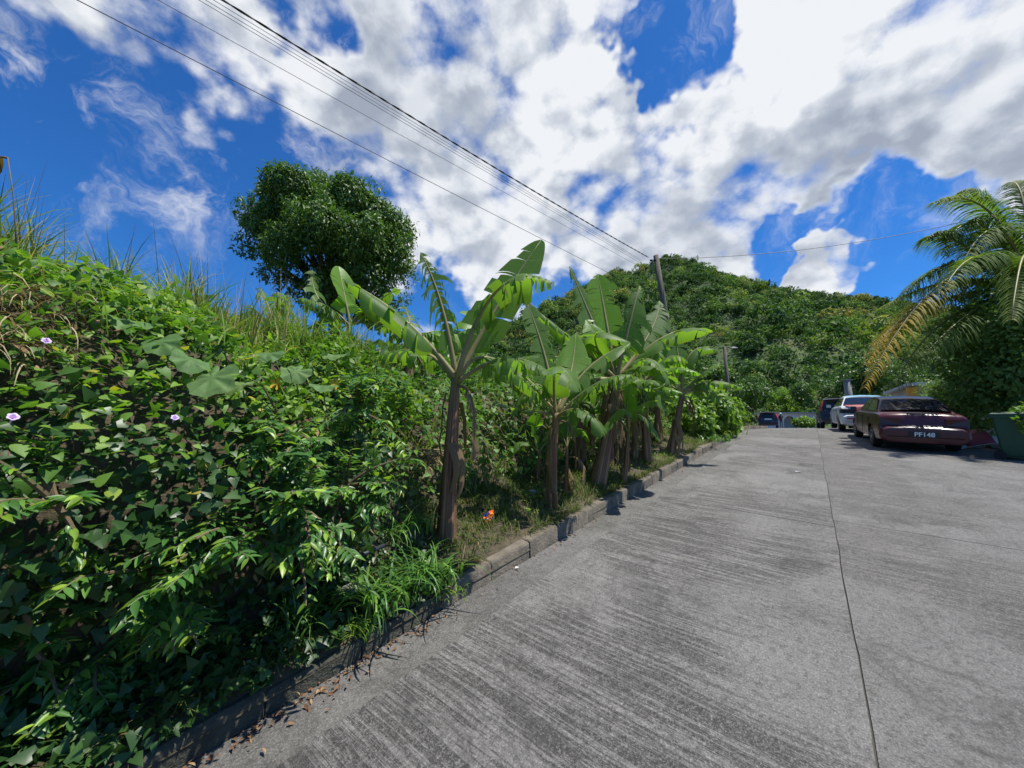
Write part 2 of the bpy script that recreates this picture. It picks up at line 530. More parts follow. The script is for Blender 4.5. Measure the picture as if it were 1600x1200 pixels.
HB = np.array([(-.2, -.12), (.09, .16), (.5, .26), (1.1, .38), (1.35, .70), (1.7, 1.00), (2.4, 1.45), (3.4, 1.80), (6, 2.2), (12, 3.0), (30, 4.8), (80, 7)])
def hscale(s):
    """the overgrown corner is highest at its left end"""
    return np.interp(s, [0, 1.6, 2.7, 4.5], [1.05, 1.04, .87, .84])
def bank(s, t):
    s = np.asarray(s, float); t = np.asarray(t, float)
    a = np.interp(t, HA[:, 0], HA[:, 1]); b = np.interp(t, HB[:, 0], HB[:, 1])
    a = np.where(a > .2, .2 + (a - .2) * hscale(s), a)
    w = sstep(s - .55 * np.clip(t, 0, 2), 3.0, 3.9)
    far = sstep(s, 14, 24)
    h = a * (1 - w) + b * w
    h = h * (1 - .55 * far * sstep(t, .6, 2))
    rough = (fbm(s * 2.3, t * 2.3, 4) - .47) * .42 * sstep(t, .35, 1.2) + (fbm(s * 7, t * 7, 3) - .44) * .10 * sstep(t, .1, .5)
    return (h + rough) * (1 - sstep(s, 22, 31)) - .06 * sstep(s, 22, 31)
def zb(x, y, extra=0.0):
    s, t = xy2st(x, y)
    return float(g(y) + bank(s, t) + extra)

def grid_mesh(name, S, T, fz, mat, uvscale=1.0):
    SS, TT = np.meshgrid(S, T, indexing='ij')
    X, Y = st2xy(SS, TT)
    Z = fz(SS, TT, X, Y)
    V = np.stack([X, Y, Z], -1).reshape(-1, 3)
    a, b = len(S), len(T)
    I = np.arange(a * b).reshape(a, b)
    Fc = np.stack([I[:-1, :-1], I[:-1, 1:], I[1:, 1:], I[1:, :-1]], -1).reshape(-1, 4)[:, ::-1]
    uv = np.stack([SS, TT], -1).reshape(-1, 2) * uvscale
    return np_mesh(name, V, Fc, mat, True, uv)

# ground sheet out to the horizon (sits a little below the road)
Sx = np.concatenate([np.linspace(-400, -20, 12), np.linspace(-15, 30, 60), np.linspace(34, 80, 12), np.linspace(100, 900, 12)])
Tx = np.concatenate([np.linspace(-900, -40, 12), np.linspace(-30, 0, 16)])
gm = grid_mesh('ground', Sx, Tx, lambda s, t, x, y: g(np.clip(y, -60, 1e9)) - .10 + .0 * s, M_EARTH)
tag(link('ground', gm), 'bare earth ground beside the concrete road', None, kind='structure')
# bank on the left
Sb = np.concatenate([np.linspace(-400, -12, 8), np.linspace(-8, 16, 190), np.linspace(16.3, 40, 60), np.linspace(45, 900, 14)])
Tb = np.concatenate([np.linspace(.0, 3.2, 46), np.linspace(3.4, 12, 24), np.linspace(14, 80, 12), np.linspace(120, 900, 8)])
bm_ = grid_mesh('bank', Sb, Tb, lambda s, t, x, y: g(np.clip(y, -60, 1e9)) + bank(s, t) - .02, M_EARTH)
tag(link('bank', bm_), 'steep overgrown earth bank rising beyond the kerb', None, kind='structure')

# road: slabs, gutter, joint filler
JT = -2.343
road = thing('road', (0, 0, 0), 'grooved grey concrete road climbing to a crest', None, kind='structure')
def slab(s0, s1, t0, t1, mat, lift=0.0, name='slab'):
    S = np.linspace(s0, s1, max(2, int((s1 - s0) / .12) + 1)); T = np.linspace(t0, t1, max(2, int((t1 - t0) / .5) + 2))
    SS, TT = np.meshgrid(S, T, indexing='ij')
    a, b = SS.shape
    TT = TT + (np.abs(TT - JT) < .03) * ((fbm(SS * 1.1, SS * 0 + 5, 5) - .47) * .030)
    X, Y = st2xy(SS, TT)
    edge = np.minimum.reduce([SS - s0, s1 - SS, TT - t0, t1 - TT])
    Z = g(Y) + lift + (fbm(SS * .5, TT * .5, 3) - .44) * .02
    V = np.stack([X, Y, Z], -1).reshape(-1, 3)
    I = np.arange(a * b).reshape(a, b)
    Fc = np.stack([I[:-1, :-1], I[1:, :-1], I[1:, 1:], I[:-1, 1:]], -1).reshape(-1, 4)
    rim = np.concatenate([I[:, 0], I[-1, 1:], I[::-1, -1][1:], I[0, ::-1][1:-1]])
    low = V[rim] - np.array([0, 0, .12])
    n0 = len(V)
    k = np.arange(len(rim)); k2 = (k + 1) % len(rim)
    side = np.stack([rim[k2], rim[k], n0 + k, n0 + k2], -1)
    V = np.concatenate([V, low]); uv = np.concatenate([np.stack([SS, TT], -1).reshape(-1, 2), np.stack([SS, TT], -1).reshape(-1, 2)[rim]])
    me = np_mesh(name, V, np.concatenate([Fc, side]), mat, True, uv)
    me.set_sharp_from_angle(angle=R(40))
    return link(name, me, road)
CUTS = [-14, 7.7, 15.2, 23, 34, 62]
for a, b in zip(CUTS[:-1], CUTS[1:]):
    slab(a + .006, b - .006, JT + .005, -.34, M_LANE)
    slab(a + .30 + .006, b + .30 - .006, -11.5, JT - .005, M_APRON, -.004)
slab(-14, 30, -.33, -.005, M_GUTTER, -.02, 'gutter')
slab(30.5, 62, -.33, 5.5, M_APRON, -.004)
Sj = np.linspace(-14, 62, 200); Tj = np.array([-11.6, -6, JT, -1, -.36])
jm = grid_mesh('joint_filler', Sj, Tj, lambda s, t, x, y: g(y) - .014, M_JOINT)
link('joint_filler', jm, road)

# kerb: one stone after another
kerb = thing('kerb', (*st2xy(0, .05), 0), 'row of weathered concrete kerb stones along the grassy verge', None, kind='structure')
s = -6.0
kr = random.Random(5)
while s < 30:
    L = kr.uniform(.45, .80)
    mb = MB()
    h = (.10 if s < 3.7 else .135) + kr.uniform(-.012, .012); dt = kr.uniform(-.006, .006); tl = kr.uniform(-.012, .012)
    rings = []
    for q in (0, .02, .5, .98, 1.0):
        ss = s + .003 + (L - .006) * q
        e = .012 if q in (0, 1.0) else 0
        prof = [(.0 + dt, -.15), (.0 + dt + e, h - .02), (.015 + dt + e, h - e), (.115 + dt, h + tl - e), (.13 + dt, h - .02), (.13 + dt, -.15)]
        ring = []
        for (tt, zz) in prof:
            x, y = st2xy(ss, tt + kr.uniform(-.004, .004))
            ring.append(Vector((x, y, float(g(y)) + zz + kr.uniform(-.004, .004))))
        rings.append(ring)
    mb.loft(rings)
    mb.obj('kerb_stone', M_KERB_MOSSY_SHADE if s < 3.7 else M_KERB, kerb, True, 35)
    s += L

# ------------------------------------------------------------------ leaf shapes
def leaf_tpl(ys, ws, fold=.18, curl=.25, base=None):
    """leaf along +Y, midrib verts then right and left edge verts; all triangles"""
    n = len(ys)
    V = []
    for y in ys: V.append((0, y, -curl * y * y))
    for sgn in (1, -1):
        for y, w in zip(ys, ws):
            yy = y if base is None else y + base * w * (1 - y)
            V.append((sgn * w, yy, -curl * y * y + fold * w))
    T = []
    for i in range(n - 1):
        r0, r1, l0, l1 = n + i, n + i + 1, 2 * n + i, 2 * n + i + 1
        T += [(i, r0, r1), (i, r1, i + 1), (i, l1, l0), (i, i + 1, l1)]
    T = [t for t in T if len({tuple(np.round(V[j], 6)) for j in t}) == 3]
    return np.array(V), np.array(T)
HEART = leaf_tpl([0, .12, .35, .65, 1.0], [.22, .44, .42, .24, 0.0], .22, .28, -.55)
HEARTF = leaf_tpl([0, .06, .18, .35, .55, .78, 1.0], [.20, .36, .45, .43, .31, .14, 0.0], .22, .32, -.6)
HEARTG = leaf_tpl([0, .08, .2, .4, .6, .8, 1.0], [.16, .33, .42, .40, .27, .12, 0.0], -.18, .10, -.6)
HEART4 = leaf_tpl([0, .25, 1.0], [.26, .46, 0.0], .22, .28, -.5)
LEAF4 = leaf_tpl([0, .5, 1.0], [0.0, .17, 0.0], .4, .25)
OVAL4 = leaf_tpl([0, .5, 1.0], [0.0, .30, 0.0], .3, .22)
HEART2 = leaf_tpl([0, .15, .4, .7, 1.0], [.24, .40, .45, .20, 0.0], -.15, .15, -.5)
LANCE = leaf_tpl([0, .2, .45, .75, 1.0], [.02, .15, .19, .11, 0.0], .35, .30)
LANCE2 = leaf_tpl([0, .2, .45, .75, 1.0], [.02, .13, .17, .10, 0.0], .5, .05)
OVAL = leaf_tpl([0, .35, .75, 1.0], [.03, .26, .22, 0.0], .25, .2)
CARD = (np.array([(-.5, 0, 0), (.5, 0, .1), (.35, 1, -.15), (-.4, .9, .12)]), np.array([(0, 1, 2, 3)]))

def rand_unit(n, rng):
    v = rng.normal(size=(n, 3)); return norm(v)

def leaf_batch(n, P, nrm, rng, droop=.5, spread=.6, up=.5):
    """orientation of leaves on a surface: face turned to nrm/up, tip falling outward"""
    Z = norm(nrm + up * np.array([0, 0, 1.0]) + spread * rng.normal(size=(n, 3)) * .6)
    out = nrm + rng.normal(size=(n, 3)) * .9 - droop * np.array([0, 0, 1.0])
    return basis(out, Z)

def add_leaves(parent, tpls, P, X, Y, Z, scl, mats, n_parts=0, names=('leaf', 'foliage'), key=None):
    """the n_parts leaves with the smallest key become parts of their own (sharing mesh data); the rest is one joined part"""
    n = len(P)
    rng = np.random.default_rng(n)
    tid = rng.integers(0, len(tpls), n); mid = rng.integers(0, len(mats), n)
    order = np.argsort(key) if key is not None else np.arange(n)
    first = order[:n_parts]; rest = order[n_parts:]
    cache = {}
    for i in first:
        k = (tid[i], mid[i])
        if k not in cache:
            cache[k] = np_mesh('leaf', tpls[k[0]][0], tpls[k[0]][1], mats[k[1]])
        M4 = Matrix([[X[i][a] * scl[i], Y[i][a] * scl[i], Z[i][a] * scl[i], P[i][a]] for a in range(3)] + [[0, 0, 0, 1]])
        link(names[0], cache[k], parent, mat4=M4)
    for mi in range(len(mats)):
        Vs, Fs, off = [], [], 0
        for ti in range(len(tpls)):
            q = rest[(tid[rest] == ti) & (mid[rest] == mi)]
            if not len(q): continue
            V, Fc, _ = inst(*tpls[ti], P[q], X[q], Y[q], Z[q], scl[q])
            Vs.append(V); Fs.append(Fc + off); off += len(V)
        if Vs:
            o = link(names[1], np_mesh(names[1], np.concatenate(Vs), np.concatenate(Fs), mats[mi]), parent)
            o['kind'] = 'stuff'

def blades(n, P, az, length, width, lean, bend, rng, segs=5):
    """grass blades: strips that lean and bend over; returns V, F (quads)"""
    P = np.asarray(P, float)
    h = np.stack([np.cos(az), np.sin(az), np.zeros(n)], -1)
    side = np.stack([-np.sin(az), np.cos(az), np.zeros(n)], -1)
    tw = rng.uniform(-.7, .7, n)
    side = norm(side * np.cos(tw)[:, None] + h * np.sin(tw)[:, None])
    pts = [P]
    ang = lean.copy()
    for k in range(segs):
        d = h * np.sin(ang)[:, None] + np.array([0, 0, 1.0]) * np.cos(ang)[:, None]
        pts.append(pts[-1] + d * (length / segs)[:, None])
        ang = ang + bend / segs * (1 + .5 * k / segs)
    V = np.zeros((n, segs + 1, 2, 3))
    for k in range(segs + 1):
        w = width * (1.0 - (k / segs) ** 2.2) * (.6 + .4 * min(1, k / 1.0)) * .5 + .0006
        V[:, k, 0] = pts[k] - side * w[:, None]
        V[:, k, 1] = pts[k] + side * w[:, None]
    idx = []
    for k in range(segs): idx.append((2 * k, 2 * k + 1, 2 * k + 3, 2 * k + 2))
    Fc = np.array(idx)[None] + (np.arange(n) * 2 * (segs + 1))[:, None, None]
    return V.reshape(-1, 3), Fc.reshape(-1, 4)

def surf_pts(n, s0, s1, t0, t1, rng):
    """points and normals on the bank"""
    s = rng.uniform(s0, s1, n); t = rng.uniform(t0, t1, n)
    e = .06
    x, y = st2xy(s, t)
    z = g(y) + bank(s, t)
    hs = (bank(s + e, t) - bank(s - e, t)) / (2 * e); ht = (bank(s, t + e) - bank(s, t - e)) / (2 * e)
    gy = (g(y + e) - g(y - e)) / (2 * e)
    hx = hs * D.x + ht * N.x; hy = hs * D.y + ht * N.y + gy
    nr = norm(np.stack([-hx, -hy, np.ones(n)], -1))
    return np.stack([x, y, z], -1), nr, s, t

# hedge profile (t, height) of the overgrown corner: bulges over a shaded undercut
PROF = np.array([(.42, .20), (.46, .48), (.32, .68), (.14, .84), (.08, 1.05), (.20, 1.42), (.55, 1.78), (.95, 2.02), (1.5, 2.22), (2.3, 2.42), (3.2, 2.55)])
_pl = np.concatenate([[0], np.cumsum(np.linalg.norm(np.diff(PROF, axis=0), axis=1))])
def hedge_pts(n, s0, s1, a0, a1, rng, lump=.22):
    """a0..a1: arc-length fractions along the profile"""
    s = rng.uniform(s0, s1, n); a = rng.uniform(a0, a1, n) * _pl[-1]
    t = np.interp(a, _pl, PROF[:, 0]); h = np.interp(a, _pl, PROF[:, 1])
    t2 = np.interp(a + .05, _pl, PROF[:, 0]); h2 = np.interp(a + .05, _pl, PROF[:, 1])
    dt, dh = t2 - t, h2 - h
    l = np.sqrt(dt * dt + dh * dh) + 1e-9
    nt, nh = -dh / l, dt / l                     # outward in (t, h)
    h = h * hscale(s)
    e = 3.6 + .40 * t                             # the hedge ends here along the road
    rnd = sstep(s, e - .55, e + .25)              # round the end off
    t = t + rnd * .55 * np.clip(1.3 - t, 0, 1); h = h - rnd * .25 * h
    lumpv = (fbm(s * 1.6 + 3, a * 1.6, 3) - .45) * 2 * lump * (1 + .8 * sstep(a, 1.6, 2.6)) + (fbm(s * 4.5, a * 4.5 + 7, 2) - .37) * .16
    t = t + nt * lumpv; h = h + nh * lumpv
    x, y = st2xy(s, t)
    P = np.stack([x, y, g(y) + h], -1)
    nr = np.stack([nt * N.x + rnd * D.x * .8, nt * N.y + rnd * D.y * .8, nh], -1)
    keep = s < e + .35
    return P[keep], norm(nr)[keep], s[keep], a[keep] / _pl[-1]

EYEV = np.array([0, 0, EYE])
def key_of(P):
    """distance, pushed back for what is outside the frame"""
    d = P - EYEV
    cp, sp = math.cos(PITCH), math.sin(PITCH)
    dep = d[:, 1] * cp + d[:, 2] * sp
    upv = -d[:, 1] * sp + d[:, 2] * cp
    out = (np.abs(d[:, 0]) > dep * 1.30) | (np.abs(upv) > dep * .97) | (dep < .1)
    return np.linalg.norm(d, axis=1) + out * 100

def hedge_hit(px, py, inset=0.0):
    """where the pixel's ray enters the hedge"""
    d = ray(px, py); k = .6
    while k < 9:
        q = Vector((0, 0, EYE)) + d * k
        s, t = xy2st(q.x, q.y)
        h = q.z - float(g(q.y))
        if t > .05:
            e = 3.6 + .40 * float(t)
            rnd = float(sstep(s, e - .55, e + .25))
            pt = np.interp(h / (1 - .25 * rnd) / float(hscale(s)), PROF[:, 1], PROF[:, 0])
            if t > pt + rnd * .3 - .02: break
        k += .01
    return Vector((0, 0, EYE)) + d * (k - .06 + inset)

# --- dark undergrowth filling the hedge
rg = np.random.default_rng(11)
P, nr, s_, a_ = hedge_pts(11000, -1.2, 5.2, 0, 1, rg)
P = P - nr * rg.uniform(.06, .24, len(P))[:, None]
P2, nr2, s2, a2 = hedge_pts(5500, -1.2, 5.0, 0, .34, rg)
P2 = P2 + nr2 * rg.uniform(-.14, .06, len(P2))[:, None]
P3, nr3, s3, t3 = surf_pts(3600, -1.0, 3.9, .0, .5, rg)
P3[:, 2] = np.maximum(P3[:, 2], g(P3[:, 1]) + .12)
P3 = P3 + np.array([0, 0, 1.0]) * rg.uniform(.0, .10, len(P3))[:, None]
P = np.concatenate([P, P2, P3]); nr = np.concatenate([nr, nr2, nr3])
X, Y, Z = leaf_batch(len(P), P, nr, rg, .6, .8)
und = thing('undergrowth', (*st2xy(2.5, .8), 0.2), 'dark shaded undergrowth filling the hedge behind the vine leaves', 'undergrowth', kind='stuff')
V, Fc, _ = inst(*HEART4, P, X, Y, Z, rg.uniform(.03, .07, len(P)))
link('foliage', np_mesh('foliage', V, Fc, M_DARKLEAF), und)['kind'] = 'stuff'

# --- morning glory vine over the upper hedge
vine = thing('morning_glory_vine', (*st2xy(2.6, .5), 0.3), 'mat of small heart shaped leaves with pale purple flowers draped over the bank', 'vine')
P, nr, s_, a_ = hedge_pts(16500, -1.0, 5.2, .24, .95, rg)
keep = rg.random(len(P)) < (.35 + .9 * sstep(a_, .26, .46)) * (1 - .65 * sstep(s_, 2.6, 3.6) * sstep(a_, .7, .4))
P, nr, a_ = P[keep], nr[keep], a_[keep]
P = P + nr * rg.uniform(-.06, .10, len(P))[:, None]
X, Y, Z = leaf_batch(len(P), P, nr, rg, .45, .60, 1.0)
add_leaves(vine, [HEARTF, HEARTG], P, X, Y, Z, rg.uniform(.028, .072, len(P)), [M_VINE], 300, key=key_of(P) - .3 * rg.random(len(P)))
mb = MB()
for k in range(14):
    q, qn, _, _ = hedge_pts(1, 1.2, 4.0, .3, .8, rg)
    if not len(q): continue
    p = Vector(q[0]); d = Vector((rg.normal() * .4, rg.normal() * .4, -.5)).normalized()
    pts = [p + d * (.12 * i) + Vector(qn[0]) * (.05 * math.sin(i)) + Vector((0, 0, -.01 * i * i)) for i in range(6)]
    MB().tube(pts, [.0025] * 6, 4, False).obj('runner', M_TWIG, vine)

crp = thing('lime_creeper', (*st2xy(2.7, .6), .4), 'patches of small lime green creeper leaves among the heart leaved vine', 'vine', kind='stuff')
P, nr, s_, a_ = hedge_pts(9000, -2.5, 5.2, .22, 1.0, rg)
keep = rg.random(len(P)) < sstep(fbm(s_ * 1.7 + 20, a_ * 6 + 3, 3), .46, .56)
P, nr = P[keep], nr[keep]
P = P + nr * rg.uniform(.0, .13, len(P))[:, None]
X, Y, Z = leaf_batch(len(P), P, nr, rg, .3, .9, .8)
V, Fc, _ = inst(*OVAL, P, X, Y, Z, rg.uniform(.025, .085, len(P)))
link('foliage', np_mesh('foliage', V, Fc, M_LIME), crp)['kind'] = 'stuff'
P, nr, s_, a_ = hedge_pts(700, -2.5, 5.2, .1, 1.0, rg)
P = P + nr * rg.uniform(-.02, .10, len(P))[:, None]
X, Y, Z = leaf_batch(len(P), P, nr, rg, 1.2, 1.0, .1)
V, Fc, _ = inst(*LANCE, P, X, Y, Z, rg.uniform(.02, .065, len(P)))
link('dead_leaves', np_mesh('dead_leaves', V, Fc, M_LITTER), crp)['kind'] = 'stuff'

M_PETAL = mat_plain('petal', (.62, .48, .72), .6, var=.08)
M_THROAT = mat_plain('flower_throat', (.20, .06, .30), .6)
for (px, py, Y0) in ((72, 533, 1.72), (20, 652, 1.52), (273, 653, 2.02), (563, 562, 3.45), (150, 470, 2.1)):
    c = hedge_hit(px, py, -.07)
    ax = (Vector((0, 0, EYE)) - c).normalized() * .6 + Vector((0, 0, .55)) + Vector((.2, 0, 0))
    ax.normalize()
    a = ax.orthogonal().normalized(); b = ax.cross(a)
    mb = MB(); rings = []
    for (rr, hh) in ((.004, -.035), (.006, -.015), (.014, 0), (.026, .006), (.030, .004)):
        rr = rr * .52
        rings.append([c + ax * (hh + .002 * math.sin(5 * 2 * math.pi * k / 20)) + (a * math.cos(2 * math.pi * k / 20) + b * math.sin(2 * math.pi * k / 20)) * rr * (1 + .08 * math.cos(5 * 2 * math.pi * k / 20)) for k in range(20)])
    mb.loft(rings, False)
    fl = mb.obj('flower', M_PETAL, vine, True)
    mb = MB(); mb.loft([[c + ax * .003 + (a * math.cos(2 * math.pi * k / 10) + b * math.sin(2 * math.pi * k / 10)) * r_ for k in range(10)] for r_ in (.0065, .001)], False)
    mb.obj('throat', M_THROAT, fl, True)

# --- pumpkin vine: large lobed leaves on the hedge top
def pump_leaf(c, nrm, tip, size, rs):
    """wavy, rounded leaf with shallow lobes and pleats along its veins"""
    nrm = nrm.normalized(); tip = (tip - nrm * tip.dot(nrm)).normalized(); sd = tip.cross(nrm)
    vs = [c]; n = 40
    ph = rs.uniform(0, 6)
    for ring, rr in ((1, .35), (2, .7), (3, 1.0)):
        for k in range(n):
            th = 2 * math.pi * k / n
            lobe = 1 + .07 * math.cos(5 * th + .3 * ph) + .05 * math.cos(3 * th + ph) + .035 * math.sin(11 * th + ph)
            notch = 1 - .55 * math.exp(-((abs(th - math.pi)) / .28) ** 2)
            r = size * rr * lobe * (notch if ring > 1 else 1)
            z = .03 * size * math.cos(10 * th) * rr + .20 * size * rr * rr * math.sin(2 * th + ph) + .06 * size * rr * math.sin(7 * th + 2 * ph) - .16 * size * rr * rr
            vs.append(c + tip * (math.cos(th) * r) + sd * (math.sin(th) * r) + nrm * z)
    fs = [(0, 1 + k, 1 + (k + 1) % n) for k in range(n)]
    for ring in range(2):
        a0 = 1 + ring * n; b0 = a0 + n
        fs += [(a0 + k, b0 + k, b0 + (k + 1) % n, a0 + (k + 1) % n) for k in range(n)]
    return MB().add(vs, fs)
pv = thing('pumpkin_vine', tuple(at(430, 620, 2.9)), 'pumpkin vine with large pale veined lobed leaves on top of the hedge', 'vine')
prs = random.Random(4)
pumps = [(332, 600, 2.55, .105), (212, 512, 2.6, .11), (462, 588, 2.85, .085), (300, 572, 2.6, .08), (420, 560, 2.95, .09), (380, 610, 2.6, .07), (255, 545, 2.5, .075),
         (505, 610, 3.0, .08), (440, 540, 3.1, .10), (520, 560, 3.2, .09), (395, 530, 3.1, .09), (560, 590, 3.3, .075), (470, 520, 3.3, .09), (350, 545, 2.8, .09), (300, 520, 2.8, .08)]
for (px, py, Y0, sz) in pumps:
    c = hedge_hit(px, py, -.13)
    nn = Vector((.30 + prs.uniform(-.55, .55), -.55 + prs.uniform(-.5, .5), .75))
    lf = pump_leaf(c + Vector((.02, -.04, .03)), nn, Vector((prs.uniform(-.6, .6), -.5, -.4)), sz * 1.15, prs).obj('leaf', M_PUMP, pv, True)
    st = MB().tube([c, c + Vector((0, .04, -.10)), c + Vector((prs.uniform(-.05, .05), .10, -.22))], .005, 5)
    st.obj('petiole', M_GSTEM, lf)
M_YFL = mat_plain('yellow_petal', (.72, .42, .03), .6, var=.2)
for (px, py, Y0) in ((433, 600, 2.8), (525, 600, 2.95)):
    c = hedge_hit(px, py, -.06)
    mb = MB()
    for k in range(5):
        th = 2 * math.pi * k / 5
        d = Vector((math.cos(th), -.5, math.sin(th))).normalized()
        w = Vector((-math.sin(th), 0, math.cos(th)))
        mb.add([c, c + d * .03 + w * .013, c + d * .055, c + d * .03 - w * .013], [(0, 1, 2, 3)])
    mb.obj('flower', M_YFL, pv)

# --- glossy shrubs with lance leaves hanging out of the hedge
def shrub(base, dirs, label, leaves=14, size=.12, group=None, seed=1, young=.22, drop=.35, mats=None, cat='shrub', nparts=300, name='glossy_shrub'):
    rs = random.Random(seed); rr = np.random.default_rng(seed)
    th = thing(name, tuple(base), label, cat, group)
    P, YD, ZD, SC_, yng = [], [], [], [], []
    for (d, L) in dirs:
        d = Vector(d).normalized()
        pts = []; p = Vector(base); dd = d.copy()
        nseg = 9
        for i in range(nseg + 1):
            pts.append(p.copy())
            p = p + dd * (L / nseg)
            dd = (dd + Vector((rs.uniform(-.1, .1), rs.uniform(-.1, .1), -drop / nseg * (1 + i * .22)))).normalized()
        MB().tube(pts, [.011 * (1 - i / (nseg + 2)) + .002 for i in range(nseg + 1)], 5).obj('branch', M_TWIG, th)
        twigs = [(pts, .35)]
        for k in range(4):
            i = rs.randint(3, nseg - 1)
            q = pts[i].copy(); td = (pts[i + 1] - pts[i]).normalized()
            sd = Vector((rs.uniform(-1, 1), rs.uniform(-1, 1), rs.uniform(-.3, .7)))
            td = (td + sd.normalized() * .9).normalized()
            tp = []
            for j in range(5):
                tp.append(q.copy()); q = q + td * (L * .085); td = (td + Vector((0, 0, -.12))).normalized()
            MB().tube(tp, [.005, .004, .0035, .003, .002], 4).obj('twig', M_GSTEM, th)
            twigs.append((tp, 0.0))
        for (tp, start) in twigs:
            m = leaves if start else int(leaves * .7)
            for j in range(m):
                f = start + (1 - start) * (j + .5) / m
                i = min(int(f * (len(tp) - 1)), len(tp) - 2)
                fr = f * (len(tp) - 1) - i
                q = tp[i].lerp(tp[i + 1], fr)
                ax = (tp[i + 1] - tp[i]).normalized()
                sd = ax.cross(Vector((0, 0, 1)))
                if sd.length < .1: sd = Vector((1, 0, 0))
                sd = sd.normalized() * (1 if j % 2 else -1)
                yd = sd * .85 + ax * .65 + Vector((0, 0, rs.uniform(-.5, .15)))
                P.append(q); YD.append(yd); ZD.append(Vector((rs.uniform(-.4, .4), rs.uniform(-.4, .4), 1)) + ax * .2)
                SC_.append(size * rs.uniform(.65, 1.15) * (1 - .35 * max(0, f - .75) * 4 * .5)); yng.append(f > .86 and rs.random() < young * 4)
            q = tp[-1]
    P = np.array([tuple(v) for v in P]); YD = np.array([tuple(v) for v in YD]); ZD = np.array([tuple(v) for v in ZD])
    X, Y, Z = basis(YD, ZD)
    SC_ = np.array(SC_); yng = np.array(yng, bool)
    m = mats or (M_SHRUB, M_SHRUBNEW)
    for flag, mt in ((False, m[0]), (True, m[1])):
        q = yng == flag
        if q.sum():
            np_ = min(nparts, int(q.sum())) if flag is False else int(q.sum())
            add_leaves(th, [LANCE, LANCE2], P[q], X[q], Y[q], Z[q], SC_[q], [mt], np_, key=key_of(P[q]))
    return th

def fan(n, mid, spread, L, rs):
    out = []
    for k in range(n):
        v = Vector(mid) + Vector((rs.uniform(-1, 1), rs.uniform(-1, 1), rs.uniform(-1, 1))) * spread
        out.append((v, L * rs.uniform(.7, 1.15)))
    return out
frs = random.Random(21)
shrub_list = [  # base pixel, depth into the hedge, mean direction, spread, branches, length, leaf size, label
    ((470, 790), .16, (.50, -.65, .12), .45, 10, .55, .080, 'dark glossy shrub drooping below the pumpkin leaves at the hedge end'),
    ((390, 830), .16, (.15, -.80, .05), .5, 10, .42, .078, 'glossy shrub with lime young tips hanging over the shaded hollow of the hedge'),
    ((270, 900), .14, (.40, -.6, .0), .5, 10, .40, .072, 'low glossy shrub leaning out above the dark foot of the bank'),
    ((40, 1000), .12, (.25, -.5, .1), .5, 8, .34, .070, 'long leaved shrub at the dark bank foot beside the white plastic'),
    ((560, 640), .18, (.4, -.6, .25), .55, 10, .55, .080, 'grey green shrub at the hedge end behind the lone banana plant'),
    ((90, 790), .12, (.25, -.5, .3), .55, 8, .34, .070, 'broad leaved shrub growing out of the vine mat over dead stalks'),
    ((160, 1010), .14, (.35, -.5, .1), .5, 9, .36, .068, 'trailing shrub with drooping sprays above the shaded kerb'),
    ((330, 980), .16, (.40, -.5, .0), .5, 9, .36, .068, 'drooping shrub between the shaded hollow and the thin grass clump'),
    ((540, 760), .14, (.45, -.5, .1), .5, 9, .45, .075, 'leafy shrub hanging at the hedge end above the arching grass'),
    ((450, 680), .10, (.30, -.7, .2), .5, 8, .40, .080, 'shrub with pale shiny leaves jutting from the hollow under the pumpkin vine'),
]
for i, (bp, ins, mid, spr, nb_, L, sz, lab) in enumerate(shrub_list):
    base = hedge_hit(*bp, ins)
    shrub(base, fan(nb_, mid, spr, L, frs), lab, 12, sz, 'glossy shrubs in the hedge', 30 + i, nparts=170)

# --- tall grass on the hedge top
P, nr, s_, a_ = hedge_pts(1700, -2.5, 5.0, .70, 1.0, rg, .22)
keep = rg.random(len(P)) < sstep(fbm(s_ * 2.6 + 50, a_ * 7, 3), .36, .52)
P = P[keep]
top = thing('tall_grass', (*st2xy(2.4, 1.8), 2.3), 'tall seeding grass with dry stalks along the top of the bank', 'grass', kind='stuff')
n = 6500
c = P[rg.integers(0, len(P), n)] + rg.normal(size=(n, 3)) * np.array([.05, .05, .02])
V, Fc = blades(n, c - np.array([0, 0, .08]), rg.uniform(0, 6.28, n), rg.uniform(.18, .80, n) * (.50 + 1.0 * fbm(c[:, 0] * 3, c[:, 1] * 3, 2)), rg.uniform(.006, .017, n), rg.uniform(0, .45, n), rg.uniform(.1, 1.5, n), rg)
link('blades', np_mesh('blades', V, Fc, M_GRASS2), top)['kind'] = 'stuff'
n = 520
c = P[rg.integers(0, len(P), n)]
L = rg.uniform(.35, .95, n)
az = rg.uniform(0, 6.28, n); ln = rg.uniform(.02, .40, n); bd = rg.uniform(.0, .5, n)
V, Fc = blades(n, c, az, L, np.full(n, .0045), ln, bd, rg)
link('stalks', np_mesh('stalks', V, Fc, M_DRY), top)['kind'] = 'stuff'
# a few dead strands hanging at the left
n = 420
P, nr, s_, a_ = hedge_pts(60, 1.45, 1.85, .36, .52, rg, .1)
c = P[rg.integers(0, len(P), n)] + rg.normal(size=(n, 3)) * .04
V, Fc = blades(n, c, rg.uniform(0, 6.28, n), rg.uniform(.12, .35, n), rg.uniform(.003, .009, n), rg.uniform(.8, 1.6, n), rg.uniform(.8, 2.0, n), rg)
link('dead_strands', np_mesh('dead_strands', V, Fc, M_DRY), top)['kind'] = 'stuff'

